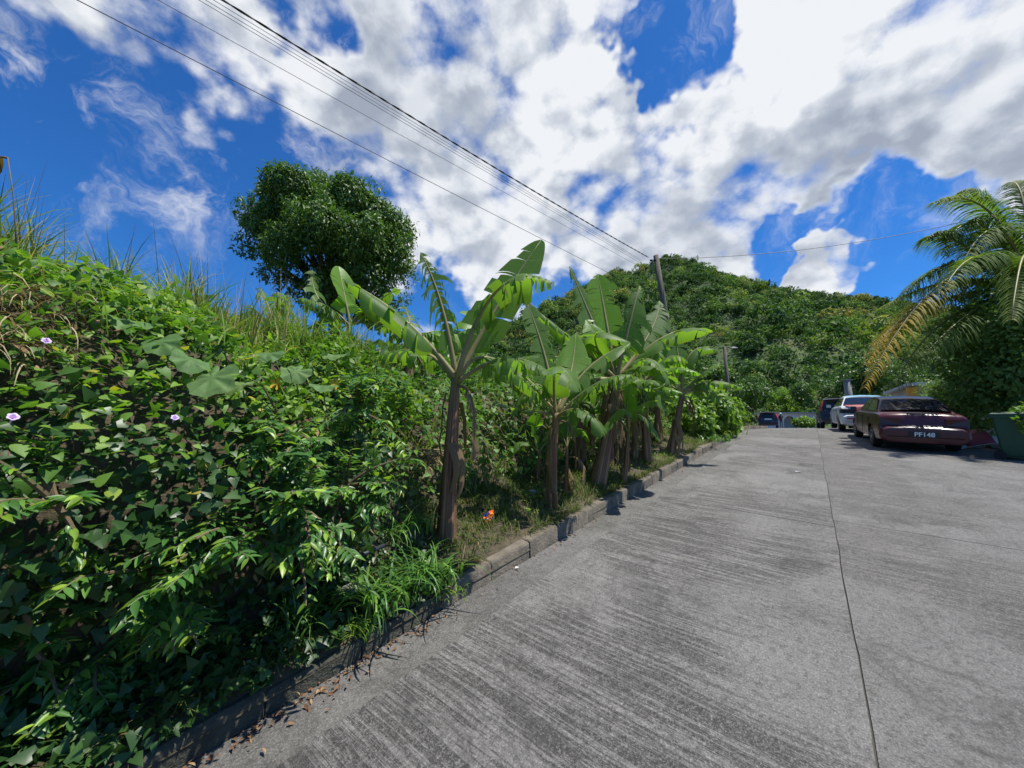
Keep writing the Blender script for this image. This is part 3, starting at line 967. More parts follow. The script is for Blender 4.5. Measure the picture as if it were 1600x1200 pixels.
n = 420
P, nr, s_, a_ = hedge_pts(n, 1.0, 4.2, .40, .85, rg, .15); n = len(P)
V, Fc = blades(n, P, rg.uniform(0, 6.28, n), rg.uniform(.12, .34, n), rg.uniform(.005, .014, n), rg.uniform(.1, 1.0, n), rg.uniform(.4, 2.0, n), rg)
link('stray_blades', np_mesh('stray_blades', V, Fc, M_GRASS), top)['kind'] = 'stuff'
# --- verge: short weeds and grass between kerb and bank, all along
P, nr, s_, t_ = surf_pts(17000, 3.2, 24, .08, 1.6, rg)
keep = rg.random(len(P)) < (.25 + .75 * sstep(fbm(s_ * 1.1, t_ * 1.5, 3), .38, .52)) * (1 - .6 * sstep(t_, .30, .10))
P = P[keep]
Px, _, _, _ = surf_pts(1300, 3.7, 7.5, .14, 1.0, rg)
P = np.concatenate([P, Px]); n = len(P)
vg = thing('verge_grass', (*st2xy(8, .6), g(st2xy(8, .6)[1])), 'short patchy weeds and grass on the verge behind the kerb', 'grass', kind='stuff')
reps = 3
c = np.repeat(P, reps, 0) + rg.normal(size=(n * reps, 3)) * np.array([.03, .03, 0])
m = len(c)
V, Fc = blades(m, c - np.array([0, 0, .01]), rg.uniform(0, 6.28, m), rg.uniform(.04, .15, m), rg.uniform(.004, .010, m), rg.uniform(.1, .9, m), rg.uniform(.2, 1.4, m), rg, 3)
link('blades', np_mesh('blades', V, Fc, M_VERGE), vg)['kind'] = 'stuff'
n = 5200
s_ = rg.uniform(.5, 22, n); t_ = rg.uniform(.09, .17, n)
keep = fbm(s_ * 1.3, s_ * 0 + 2, 3) > .40
s_, t_ = s_[keep], t_[keep]; n = len(s_)
x_, y_ = st2xy(s_, t_)
az = math.atan2(-N.y, -N.x) + rg.normal(size=n) * .9
V, Fc = blades(n, np.stack([x_, y_, g(y_) + .13], -1), az, rg.uniform(.05, .22, n), rg.uniform(.004, .009, n), rg.uniform(.3, 1.0, n), rg.uniform(.6, 2.0, n), rg, 4)
link('edge_blades', np_mesh('edge_blades', V, Fc, M_VERGE), vg)['kind'] = 'stuff'
P, nr, s_, t_ = surf_pts(9000, 3.4, 22, .12, 1.6, rg)
keep = rg.random(len(P)) < sstep(fbm(s_ * 1.4 + 9, t_ * 1.8, 3), .40, .55)
P, nr = P[keep], nr[keep]
X, Y, Z = leaf_batch(len(P), P, nr, rg, .2, .8, .8)
V, Fc, _ = inst(*OVAL, P + np.array([0, 0, .03]), X, Y, Z, rg.uniform(.025, .06, len(P)))
link('weeds', np_mesh('weeds', V, Fc, M_LIME), vg)['kind'] = 'stuff'

M_CREEP = mat_leaf('creeper_leaf', [(0, (.050, .125, .022)), (.5, (.085, .19, .032)), (.9, (.13, .25, .04)), (1, (.22, .28, .05))], .5, .35, spec=.3)
# --- vines over the bank behind the bananas
P, nr, s_, t_ = surf_pts(42000, 3.6, 26, 1.05, 5.0, rg)
keep = rg.random(len(P)) < (.40 + .60 * sstep(t_ + .5 * (fbm(s_ * 1.2, t_ * 1.2, 3) - .45), 1.5, 2.1)) * np.where(t_ > 3.6, .6, 1)
P, nr, s_ = P[keep], nr[keep], s_[keep]
P = P + nr * (rg.uniform(0, .26, len(P)) + .45 * (fbm(P[:, 0] * 2.2, P[:, 1] * 2.2, 3) - .3))[:, None]
X, Y, Z = leaf_batch(len(P), P, nr, rg, .6, .6, .7)
bv = thing('bank_vine', (*st2xy(8, 2.2), 2.0), 'low green creeper covering the slope behind the banana row', 'vine', kind='stuff')
V, Fc, _ = inst(*HEART4, P, X, Y, Z, rg.uniform(.05, .11, len(P)))
link('foliage', np_mesh('foliage', V, Fc, M_CREEP), bv)['kind'] = 'stuff'
n = 5200
P, nr, s_, t_ = surf_pts(420, 3.6, 16, .9, 2.8, rg)
c = P[rg.integers(0, len(P), n)] + rg.normal(size=(n, 3)) * .06
V, Fc = blades(n, c, rg.uniform(0, 6.28, n), rg.uniform(.2, .55, n), rg.uniform(.005, .013, n), rg.uniform(.1, .7, n), rg.uniform(.6, 2.2, n), rg)
link('blades', np_mesh('blades', V, Fc, M_GRASS), bv)['kind'] = 'stuff'
# dead trash and dry grass at the foot of that slope
n = 1500
P, nr, s_, t_ = surf_pts(160, 4.0, 14, .9, 1.7, rg)
c = P[rg.integers(0, len(P), n)] + rg.normal(size=(n, 3)) * .05
V, Fc = blades(n, c, rg.uniform(0, 6.28, n), rg.uniform(.15, .45, n), rg.uniform(.004, .012, n), rg.uniform(.4, 1.4, n), rg.uniform(.3, 1.6, n), rg)
dg = link('dry_grass', np_mesh('dry_grass', V, Fc, M_DRY))
tag(dg, 'dead straw coloured grass lying at the foot of the slope behind the bananas', 'grass', kind='stuff')
# far slope ground cover up the hillside above the bank
P, nr, s_, t_ = surf_pts(9000, -12, 30, 5, 26, rg)
P = P + nr * rg.uniform(0, .35, len(P))[:, None]
X, Y, Z = leaf_batch(len(P), P, nr, rg, .4, .7, .8)
fc = thing('slope_scrub', (*st2xy(8, 10), 3.5), 'leafy scrub on the upper slope under the big round tree', 'scrub', kind='stuff')
V, Fc, _ = inst(*OVAL4, P, X, Y, Z, rg.uniform(.25, .6, len(P)))
link('foliage', np_mesh('foliage', V, Fc, M_TREELEAF), fc)['kind'] = 'stuff'

# --- roadside grass clumps
def grass_clump(px, py, h, n, L, label, W_=.018, seed=1, spread=.10, mat=None):
    rr = np.random.default_rng(seed)
    d = ray(px, py); k = 1.0
    for _ in range(60):                                        # walk down the pixel's ray to the ground
        p = Vector((0, 0, EYE)) + d * k
        s, t = xy2st(p.x, p.y)
        zz = float(g(p.y) + (bank(s, t) if t > 0 else 0))
        k += (p.z - zz - 0) * .35 / max(.15, abs(d.z))
    base = Vector((0, 0, EYE)) + d * k
    th = thing('grass_clump', tuple(base), label, 'grass', 'grass clumps beside the kerb')
    c = np.array(base)[None] + rr.normal(size=(n, 3)) * np.array([spread, spread, 0.005])
    az = rr.uniform(0, 6.28, n)
    V, Fc = blades(n, c, az, rr.uniform(.5, 1.1, n) * L, rr.uniform(.5, 1.1, n) * W_, rr.uniform(.05, .55, n), rr.uniform(1.0, 2.6, n), rr, 7)
    nb = min(n, 60)
    q = 7
    for i in range(nb):                                        # each large blade a part of its own
        link('blade', np_mesh('blade', V[i * 16:(i + 1) * 16], Fc[:q], mat or M_CLUMP), th)
    if n > nb:
        o = link('blades', np_mesh('blades', V[nb * 16:], Fc[nb * q:] - nb * 16, mat or M_CLUMP), th); o['kind'] = 'stuff'
    return base
grass_clump(585, 955, 0, 90, .48, 'largest arching clump of broad bladed grass beside the grey stone', .022, 1, .07)
grass_clump(668, 915, 0, 90, .46, 'arching broad bladed grass clump between the big clump and the banana trunk', .020, 2, .08)
grass_clump(560, 990, 0, 60, .20, 'small bright grass tuft growing from the gutter edge', .010, 3, .05, M_LIME)
grass_clump(700, 930, 0, 50, .16, 'short bright weed tuft spilling over the gutter by the grass clump', .010, 4, .06, M_LIME)
grass_clump(470, 975, 0, 80, .30, 'thin grass clump against the shaded hedge foot', .012, 5, .08)
grass_clump(600, 850, 0, 80, .50, 'long leaved grass clump in front of the bare cut bank', .016, 6, .09)
grass_clump(650, 830, 0, 60, .40, 'loose grass clump just behind the lone banana trunk', .014, 7, .09)
grass_clump(1110, 690, 0, 60, .45, 'grass clump at the kerb end beyond the banana row', .03, 8, .25)
grass_clump(1140, 680, 0, 60, .45, 'yellow green grass clump at the foot of the far vine thicket', .03, 9, .25, M_LIME)

# ------------------------------------------------------------------ banana plants
def mat_banana(name, c0, c1, rough=.48, trans=.50, brown=.75):
    m, t, p, out = new_mat(name)
    uv = t.node('ShaderNodeUVMap', uv_map='UVMap').outputs[0]
    sx = t.node('ShaderNodeSeparateXYZ'); t.put(sx.inputs[0], uv)
    st = t.noise(t.scale(uv, (60, .6, 1)), 2.0, 3, .6)
    bl = t.noise(t.scale(uv, (5, 2, 1)), 1.0, 4, .6)
    oi = t.node('ShaderNodeObjectInfo')
    c = t.mix(t.m('ADD', t.m('MULTIPLY', st, .55), t.m('MULTIPLY', oi.outputs['Random'], .45)), c0, c1)
    c = t.mix(t.m('MULTIPLY', t.rng(bl, .52, .75), .35), c, tuple(x * 1.35 for x in c1))
    edge = t.m('ADD', sx.outputs[1], t.m('MULTIPLY', t.m('SUBTRACT', bl, .5), .35))
    c = t.mix(t.m('MULTIPLY', t.rng(edge, .93, 1.06), brown), c, (.20, .13, .045))
    c = t.mix(t.rng(sx.outputs[1], .035, .010), c, (.26, .34, .10))
    t.put(p.inputs['Base Color'], c)
    p.inputs['Roughness'].default_value = rough
    p.inputs['Specular IOR Level'].default_value = .32
    bump(t, p, st, .004, .5)
    tr = t.node('ShaderNodeBsdfTranslucent')
    t.put(tr.inputs[0], t.mix(1.0, c, (1.9, 2.0, .5), 'MULTIPLY'))
    mx = t.node('ShaderNodeMixShader'); mx.inputs[0].default_value = trans
    t.t.links.new(p.outputs[0], mx.inputs[1]); t.t.links.new(tr.outputs[0], mx.inputs[2])
    t.t.links.new(mx.outputs[0], out.inputs[0])
    return m
M_BAN = mat_banana('banana_leaf', (.080, .165, .034), (.125, .225, .048))
M_BANY = mat_banana('young_banana_leaf', (.11, .24, .025), (.16, .31, .035), .35, .5, .2)
M_BAND = mat_banana('dead_banana_leaf', (.13, .085, .045), (.26, .18, .10), .9, .15, .3)

def mat_stem():
    m, t, p, o = new_mat('pseudostem')
    uv = t.node('ShaderNodeUVMap', uv_map='UVMap').outputs[0]
    sx = t.node('ShaderNodeSeparateXYZ'); t.put(sx.inputs[0], uv)
    st = t.noise(t.scale(uv, (26, .9, 1)), 1.0, 4, .65)
    bl = t.noise(t.scale(uv, (5, 4, 1)), 1.0, 5, .65)
    c = t.ramp(st, [(.30, (.045, .022, .013)), (.44, (.15, .070, .036)), (.56, (.27, .14, .072)), (.70, (.44, .29, .16))])
    c = t.mix(t.m('MULTIPLY', t.rng(bl, .55, .70), .8), c, (.050, .022, .016))
    up = t.rng(t.m('ADD', sx.outputs[1], t.m('MULTIPLY', t.m('SUBTRACT', bl, .5), .5)), .72, 1.0)
    c = t.mix(t.m('MULTIPLY', up, .65), c, (.16, .13, .045))
    t.put(p.inputs['Base Color'], c)
    p.inputs['Roughness'].default_value = .7
    bump(t, p, t.m('ADD', st, bl), .012, .7)
    return m
M_STEM = mat_stem()
M_PETI = mat_plain('petiole', (.23, .20, .075), .55, var=.35, nscale=14)

def bez(a, b, c, u):
    return a * ((1 - u) ** 2) + b * (2 * u * (1 - u)) + c * (u * u)

def banana_leaf(parent, a, b, c, width, rs, tear=.5, droop=.6, fold=.3, u0=.2, mat=None, face=None, stalk=None, name='leaf'):
    """midrib runs a -> b -> c; blade halves split into torn straps that hang by gravity"""
    a, b, c = Vector(a), Vector(b), Vector(c)
    n = 42
    dn = Vector((0, 0, -1))
    us = [u0 + (1 - u0) * i / n for i in range(n + 1)]
    pts = [bez(a, b, c, u) for u in us]
    tan = [(bez(a, b, c, min(1, u + .02)) - bez(a, b, c, max(0, u - .02))).normalized() for u in us]
    mb = MB()
    face = Vector(face) if face is not None else None
    prevS = None
    S = []
    for T in tan:
        ref = face if face is not None else Vector((0, 0, 1))
        s_ = T.cross(ref)
        if s_.length < .25:
            s_ = prevS if prevS is not None else T.cross(Vector((.3, -.8, .5)))
        s_ = s_.normalized()
        if prevS is not None and s_.dot(prevS) < 0: s_ = -s_
        if prevS is not None: s_ = (s_ + prevS * .6).normalized()
        prevS = s_; S.append(s_)
    def wid(i):
        u = i / n
        return width * .5 * (min(1, (u / .16)) ** .6) * (max(0, 1 - u) / .30 if u > .70 else 1.0) ** .55 * (1 - .12 * u)
    rows = 5
    for sg in (1, -1):
        i = 0
        while i < n:
            ln = rs.choice([1, 1, 1, 2, 2, 3, 5]) if rs.random() < tear else rs.choice([5, 8, 11])
            j = min(n, i + ln)
            dr = droop * rs.uniform(.45, 1.45) + (.7 * tear * rs.random() if ln <= 2 else 0)
            cut = rs.uniform(.62, 1.05) if ln <= 3 else rs.uniform(.9, 1.03)
            swing = rs.uniform(-.28, .28) * tear
            gap = rs.uniform(.0, .13 if ln <= 2 else .07) * tear
            cols = []
            for k in range(i, j + 1):
                w = wid(k) * cut
                # pull the strap's two free edges in so that neighbours part
                kk = 0
                if k == i and i > 0: kk = 1
                if k == j and j < n: kk = -1
                q = pts[k].copy(); col = [q.copy()]; uvs = [(k / n, .0)]
                T, s_ = tan[k], S[k]
                N_ = s_.cross(T) * (1 if sg > 0 else 1)
                upn = N_ if N_.z >= 0 else -N_
                base_dir = (s_ * sg * math.cos(fold) + upn * math.sin(fold) * .6 + T * .22).normalized()
                for r in range(1, rows):
                    f = r / (rows - 1)
                    ang = dr * (f ** 1.0) * 1.25
                    d = (base_dir * math.cos(min(ang, 1.5)) + dn * math.sin(min(ang, 1.5)) + T * swing * f).normalized()
                    q = q + d * (w / (rows - 1))
                    col.append(q + T * (kk * gap * (f ** 1.3) * width * .5))
                    uvs.append((k / n, f))
                cols.append((col, uvs))
            vs = [p for cc in cols for p in cc[0]]; uv = [x for cc in cols for x in cc[1]]
            fs = []
            for k in range(len(cols) - 1):
                for r in range(rows - 1):
                    A = k * rows + r; B = (k + 1) * rows + r
                    fs.append((A, B, B + 1, A + 1) if sg > 0 else (A, A + 1, B + 1, B))
            mb.add(vs, fs, uv)
            i = j
    lf = mb.obj(name, mat or M_BAN, parent, True)
    L = (c - a).length
    st = MB()
    m = 14
    st.tube([bez(a, b, c, i / m) - Vector((0, 0, .004)) for i in range(m + 1)], [max(.002, (.030 * (1 - i / m) ** 1.1 + .0025) * min(1.2, L / 1.3)) for i in range(m + 1)], 6)
    st.obj('midrib', stalk or M_PETI, lf, True)
    return lf

def stem(parent, base, crown, r0, r1, rs, name='pseudostem', mat=None):
    base, crown = Vector(base), Vector(crown)
    n = 16; k = 18
    mid = (base + crown) / 2 + Vector((rs.uniform(-.04, .04), 0, 0))
    rings = []
    ph = [rs.uniform(0, 6.28) for _ in range(4)]
    for i in range(n + 1):
        u = i / n
        p = bez(base - Vector((0, 0, .08)), mid, crown, u)
        r = r0 + (r1 * .72 - r0) * u ** 1.25
        r *= 1 + .22 * math.exp(-u * 9)
        ring = []
        for q in range(k):
            th = 2 * math.pi * q / k
            rr = r * (1 + .07 * math.sin(3 * th + ph[0] + 4 * u) + .05 * math.sin(5 * th + ph[1] - 7 * u) + .04 * math.sin(9 * th + ph[2] + 3 * u))
            ring.append(p + Vector((math.cos(th) * rr, math.sin(th) * rr, 0)))
        rings.append(ring)
    return MB().loft(rings).obj(name, mat or M_STEM, parent, True)

def sheaths(parent, base, crown, r, n, rs):
    """dry sheath strips peeling from the stem"""
    base, crown = Vector(base), Vector(crown)
    for i in range(n):
        u = rs.uniform(.12, .95)
        p = base.lerp(crown, u)
        th = rs.uniform(0, 6.28); d = Vector((math.cos(th), math.sin(th), 0)); sd = Vector((-math.sin(th), math.cos(th), 0))
        L = min(rs.uniform(.25, .75), u * (crown - base).length + .05)
        w = rs.uniform(.015, .05)
        vs, fs, uv = [], [], []
        for k in range(6):
            f = k / 5
            q = p + d * (r * 1.05 + .05 * math.sin(f * 2.4) * rs.uniform(.6, 1.5)) + Vector((0, 0, -L * f)) + sd * (.02 * math.sin(f * 5 + th))
            ww = w * (1 - .5 * f)
            vs += [q - sd * ww, q + d * .012, q + sd * ww]
            uv += [(f, .2), (f, .5), (f, .9)]
            if k:
                a = (k - 1) * 3; b = k * 3
                fs += [(a, a + 1, b + 1, b), (a + 1, a + 2, b + 2, b + 1)]
        MB().add(vs, fs, uv).obj('dry_sheath', M_BAND, parent, True)

def gpt(px, py, Y0):
    """the ground point below a pixel column at depth Y0"""
    p = at(px, py, Y0)
    return Vector((p.x, p.y, zb(p.x, p.y)))

def banana(base_px, Y0, crown_px, leaves, label, r0=.09, r1=.06, dead=3, seed=1, sh=6, group='banana plants along the verge', Yc=None, deadL=.7, extra=0, xl=1.0):
    """leaves: (mid px, mid dY, tip px, tip dY, width, tear, droop, mat, u0)"""
    rs = random.Random(seed)
    base = at(*base_px, Y0)
    base.z = zb(base.x, base.y)
    crown = at(*crown_px, Yc or Y0)
    th = thing('banana_plant', tuple(base), label, 'banana plant', group)
    stem(th, base, crown, r0, r1, rs)
    Y1 = Yc or Y0
    for lf_ in leaves:
        mp, md, tp, td, w, tear, dr, mt, u0 = lf_[:9]
        fc_ = lf_[9] if len(lf_) > 9 else None
        th2 = rs.uniform(0, 6.28)
        a = crown + Vector((math.cos(th2), math.sin(th2), 0)) * r1 * .3 - Vector((0, 0, rs.uniform(0, .06)))
        mid = at(*mp, Y1 + md); tip = at(*tp, Y1 + td)
        ctrl = mid * 2 - (a + tip) / 2            # the curve passes through mid
        banana_leaf(th, a, ctrl, tip, w * 1.6, rs, min(1, tear * 1.25), dr, .3, u0, mt, face=fc_)
    for k in range(extra):
        thh = rs.uniform(0, 6.28)
        d = Vector((math.cos(thh), math.sin(thh), 0))
        L = rs.uniform(.75, 1.25) * xl; up_ = rs.uniform(.15, .8)
        a = crown - Vector((0, 0, rs.uniform(0, .05)))
        banana_leaf(th, a, a + d * L * .45 + Vector((0, 0, L * up_ * 1.1)), a + d * L * (1.15 - .35 * up_) + Vector((0, 0, L * (up_ * .75 - .2))), .50 * xl, rs, .9, rs.uniform(.6, 1.3), .3, .2, M_BANY if rs.random() < .35 else M_BAN)
    for k in range(dead):
        thh = rs.uniform(0, 6.28)
        d = Vector((math.cos(thh), math.sin(thh), 0))
        a = crown - Vector((0, 0, .05 + .1 * rs.random()))
        L = deadL * rs.uniform(.7, 1.2)
        banana_leaf(th, a, a + d * .30 + Vector((0, 0, .06)), a + d * .22 - Vector((0, 0, L)), .26, rs, .9, 1.4, .0, .25, M_BAND, name='dead_leaf', stalk=M_BAND)
    sheaths(th, base, crown, r0 * .85, sh, rs)
    return th, base, crown

G_, Y_ = M_BAN, M_BANY
banana((697, 832), 3.62, (712, 592), [
    ((772, 488), .10, (846, 374), .25, .36, .40, .30, G_, .22, (-.45, -.9, .3)),
    ((775, 455), -.18, (866, 442), -.30, .40, .85, 1.15, G_, .25),
    ((690, 478), -.05, (657, 394), -.10, .36, .95, 1.45, G_, .22, (.4, -.9, .2)),
    ((632, 500), -.15, (536, 436), -.30, .40, .45, 1.15, G_, .24),
    ((790, 560), -.25, (868, 588), -.45, .34, .8, 1.05, G_, .26),
    ((655, 548), .35, (585, 560), .55, .34, .9, 1.2, G_, .28),
    ((770, 560), .40, (860, 640), .6, .32, .85, 1.2, G_, .28),
    ((735, 520), .25, (757, 500), .55, .30, .5, .5, Y_, .25, (.2, -.9, .3))],
    'tall lone banana plant with reddish brown trunk on the verge', .085, .058, 1, 131, 5)
banana((862, 780), 4.75, (869, 645), [
    ((852, 560), .1, (822, 468), .2, .34, .8, .55, G_, .18, (.3, -.9, .2)),
    ((800, 580), -.2, (742, 578), -.35, .36, .7, 1.1, G_, .2),
    ((870, 575), -.35, (905, 612), -.65, .40, .6, 1.2, G_, .14),
    ((930, 600), -.15, (988, 585), -.30, .36, .75, 1.0, G_, .18),
    ((920, 575), .2, (985, 535), .3, .42, .5, .85, G_, .18),
    ((820, 640), .1, (770, 628), .2, .20, .3, .5, G_, .2),
    ((890, 590), .4, (900, 520), .7, .34, .5, .5, Y_, .2, (.1, -.9, .2)), ((910, 640), -.3, (945, 680), -.5, .30, .7, 1.1, G_, .2), ((838, 600), -.2, (800, 650), -.4, .32, .8, 1.2, G_, .2)],
    'banana plant with dark slim trunk second along the kerb', .07, .05, 1, 102, 6, extra=2)
banana((932, 748), 5.75, (964, 592), [
    ((925, 500), .1, (890, 416), .2, .40, .95, 1.3, G_, .2, (.3, -.9, .2)),
    ((945, 490), .25, (934, 428), .4, .40, .7, .35, Y_, .22, (.1, -.95, .2)),
    ((985, 500), -.05, (1000, 446), .1, .55, .95, 1.5, G_, .2, (-.1, -.95, .2)),
    ((905, 540), -.2, (830, 478), -.3, .34, 1.0, 1.5, G_, .3),
    ((930, 525), -.3, (985, 535), -.7, .42, .35, 1.0, G_, .16),
    ((1040, 525), .0, (1108, 520), .1, .48, .5, .9, G_, .18),
    ((880, 560), .2, (810, 560), .4, .44, .6, 1.0, G_, .2),
    ((1010, 560), -.4, (1045, 600), -.7, .40, .6, 1.1, G_, .2),
    ((945, 545), -.1, (915, 500), .0, .40, .6, .5, Y_, .2, (.3, -.9, .2)), ((1015, 520), .3, (1030, 470), .6, .44, .8, .8, G_, .2, (-.2, -.9, .2)), ((900, 600), -.4, (850, 640), -.7, .36, .8, 1.2, G_, .2)],
    'big banana plant with stout peeling trunk and a raised lime leaf', .10, .075, 3, 103, 16, Yc=6.1, extra=3)
banana((973, 733), 6.1, (981, 668), [
    ((945, 640), .1, (905, 645), .2, .24, .3, .7, G_, .2),
    ((1000, 648), -.1, (1032, 690), -.3, .26, .5, .9, G_, .2),
    ((970, 640), -.3, (930, 690), -.5, .24, .4, .9, G_, .2),
    ((1000, 635), .2, (1030, 625), .3, .26, .3, .7, G_, .2),
    ((980, 630), .1, (985, 600), .2, .22, .3, .4, Y_, .2)],
    'short young banana plant with spreading low leaves at the kerb', .045, .03, 0, 104, 3)
banana((1010, 712), 7.6, (1004, 605), [
    ((990, 560), 0, (960, 520), .1, .44, .6, .9, G_, .18),
    ((1040, 560), -.1, (1075, 565), -.2, .44, .6, 1.0, G_, .18),
    ((1010, 540), .2, (1022, 490), .3, .44, .5, .6, G_, .18),
    ((970, 600), -.3, (930, 640), -.5, .40, .6, 1.1, G_, .18),
    ((1020, 600), -.4, (1040, 650), -.6, .36, .7, 1.2, G_, .2)],
    'banana plant carrying a hanging green fruit bunch', .085, .06, 2, 105, 8, extra=3)
banana((1046, 700), 8.5, (1066, 616), [
    ((1030, 555), -.2, (1000, 560), -.5, .44, .4, .9, G_, .2),
    ((1080, 552), 0, (1122, 548), .1, .44, .4, .95, G_, .2),
    ((1092, 588), 0, (1124, 566), .0, .40, .5, .7, G_, .2),
    ((1035, 585), -.4, (985, 600), -.7, .44, .5, 1.0, G_, .2),
    ((1108, 612), -.1, (1150, 648), -.3, .40, .8, 1.1, G_, .2),
    ((1030, 610), -.3, (1000, 640), -.6, .40, .6, 1.0, G_, .2), ((1060, 560), .2, (1052, 510), .4, .44, .6, .6, G_, .2, (0, -.9, .2)), ((1085, 600), .4, (1120, 610), .8, .40, .6, .9, G_, .2)],
    'banana plant with leaning trunk beside the utility pole at the row end', .10, .07, 2, 106, 10, extra=3)
banana((1028, 700), 9.6, (1030, 600), [
    ((1000, 560), 0, (960, 560), .1, .44, .6, .9, G_, .18), ((1050, 560), .1, (1085, 570), .3, .44, .6, .9, G_, .18),
    ((1030, 550), .2, (1028, 505), .4, .44, .6, .6, G_, .18)],
    'banana plant half hidden behind the fruiting one', .09, .065, 2, 107, 8, extra=5)
banana((905, 740), 6.4, (908, 625), [
    ((880, 590), .1, (840, 585), .2, .40, .6, .9, G_, .18), ((935, 590), .1, (970, 600), .2, .40, .6, .9, G_, .18),
    ((905, 570), .2, (905, 525), .4, .40, .6, .6, G_, .18), ((895, 640), -.3, (870, 680), -.4, .34, .6, 1.1, G_, .2)],
    'banana plant standing back behind the second trunk', .08, .055, 4, 108, 12, extra=4)
banana((952, 735), 6.9, (955, 620), [
    ((930, 590), .1, (900, 600), .2, .40, .6, 1.0, G_, .18), ((985, 590), .1, (1015, 605), .2, .40, .6, 1.0, G_, .18)],
    'dead looking banana trunk wrapped in brown hanging leaves', .08, .06, 5, 109, 14, extra=4)
banana((990, 722), 7.6, (992, 625), [
    ((965, 600), .1, (935, 610), .2, .40, .6, 1.0, G_, .18), ((1010, 590), .1, (1030, 585), .2, .40, .6, 1.0, G_, .18)],
    'slim banana trunk between the young plant and the fruiting one', .07, .05, 3, 110, 10, extra=4)
banana((838, 742), 5.6, (842, 705), [
    ((836, 680), .0, (840, 640), -.1, .20, .1, .2, Y_, .12), ((815, 690), -.1, (795, 720), -.2, .16, .3, .8, G_, .2),
    ((860, 690), .1, (880, 715), .2, .16, .3, .8, G_, .2)],
    'banana sucker with one upright bright lime leaf', .03, .02, 0, 111, 2)
banana((884, 752), 5.2, (886, 700), [
    ((870, 670), .0, (850, 690), -.1, .18, .3, .8, G_, .2), ((900, 670), .1, (920, 690), .2, .18, .3, .8, G_, .2), ((888, 660), .1, (893, 630), .2, .18, .3, .3, G_, .2)],
    'small banana sucker beside the second trunk', .03, .02, 1, 112, 3, deadL=.3)
# fruit bunch on the fruiting plant
M_FRUIT = mat_plain('green_banana', (.10, .17, .035), .5, var=.25)
fb = [o for o in COL.objects if o.get('label', '').startswith('banana plant carrying')][0]
ctr = at(1003, 628, 7.0)
bun = MB().tube([at(1004, 598, 7.5), at(1002, 600, 7.15), ctr, ctr - Vector((0, 0, .28))], .016, 6).obj('fruit_stalk', M_GSTEM, fb)
frs2 = random.Random(3)
for row in range(5):
    for k in range(8):
        th = 2 * math.pi * (k + .5 * (row % 2)) / 8
        d = Vector((math.cos(th), math.sin(th), 0))
        p = ctr + Vector((0, 0, .10 - row * .075)) + d * .03
        MB().tube([p, p + d * .05 + Vector((0, 0, .01)), p + d * .075 + Vector((0, 0, .06)), p + d * .065 + Vector((0, 0, .11))], [.010, .018, .018, .008], 6).obj('banana', M_FRUIT, bun, True)

# bananas on the slope behind the hedge
banana((545, 560), 6.6, (546, 505), [
    ((538, 460), 0, (529, 416), .1, .34, .2, .25, Y_, .15), ((500, 470), 0, (488, 422), .1, .40, .8, 1.1, G_, .18),
    ((510, 478), -.2, (466, 466), -.4, .44, .8, 1.2, G_, .2), ((590, 470), .1, (626, 452), .2, .40, .6, .7, G_, .18),
    ((580, 490), .2, (600, 520), .3, .40, .7, 1.0, G_, .2), ((510, 495), .3, (490, 530), .4, .40, .7, 1.0, G_, .2)],
    'banana plant with one upright lime leaf rising behind the hedge', .09, .06, 1, 120, 4, 'banana plants behind the hedge', extra=3)
banana((425, 560), 8.0, (430, 512), [
    ((418, 475), 0, (405, 449), .1, .36, .9, .9, G_, .15), ((448, 480), 0, (466, 505), .1, .40, .8, 1.1, G_, .2),
    ((405, 490), .1, (389, 476), .2, .34, .9, 1.0, G_, .2), ((440, 475), .3, (450, 460), .5, .40, .8, .8, G_, .2)],
    'ragged banana plant peeping over the hedge under the round tree', .09, .06, 1, 121, 3, 'banana plants behind the hedge', extra=3)
banana((640, 570), 6.0, (640, 540), [
    ((620, 510), 0, (590, 520), .1, .40, .9, 1.2, G_, .2), ((660, 520), .2, (690, 530), .3, .40, .9, 1.2, G_, .2), ((640, 505), .2, (632, 478), .3, .36, .8, .8, G_, .2)],
    'tattered banana plant with hanging dry leaves behind the lone trunk', .08, .06, 6, 122, 8, 'banana plants behind the hedge', extra=3)

# ------------------------------------------------------------------ trees
def crown_pts(blobs, n, rng, lo=.72, hi=1.04):
    C = np.array([b[:3] for b in blobs]); Rr = np.array([b[3:6] if len(b) > 4 else (b[3],) * 3 for b in blobs])
    w = (Rr ** 1.6).prod(1); w = w / w.sum()
    k = rng.choice(len(blobs), n, p=w)
    d = rand_unit(n, rng)
    P = C[k] + d * Rr[k] * rng.uniform(lo, hi, n)[:, None]
    keep = np.ones(n, bool)
    for i in range(len(blobs)):
        inside = (((P - C[i]) / Rr[i]) ** 2).sum(1) < .72 ** 2
        keep &= ~(inside & (k != i))
    return P[keep], norm(d / Rr[k])[keep]

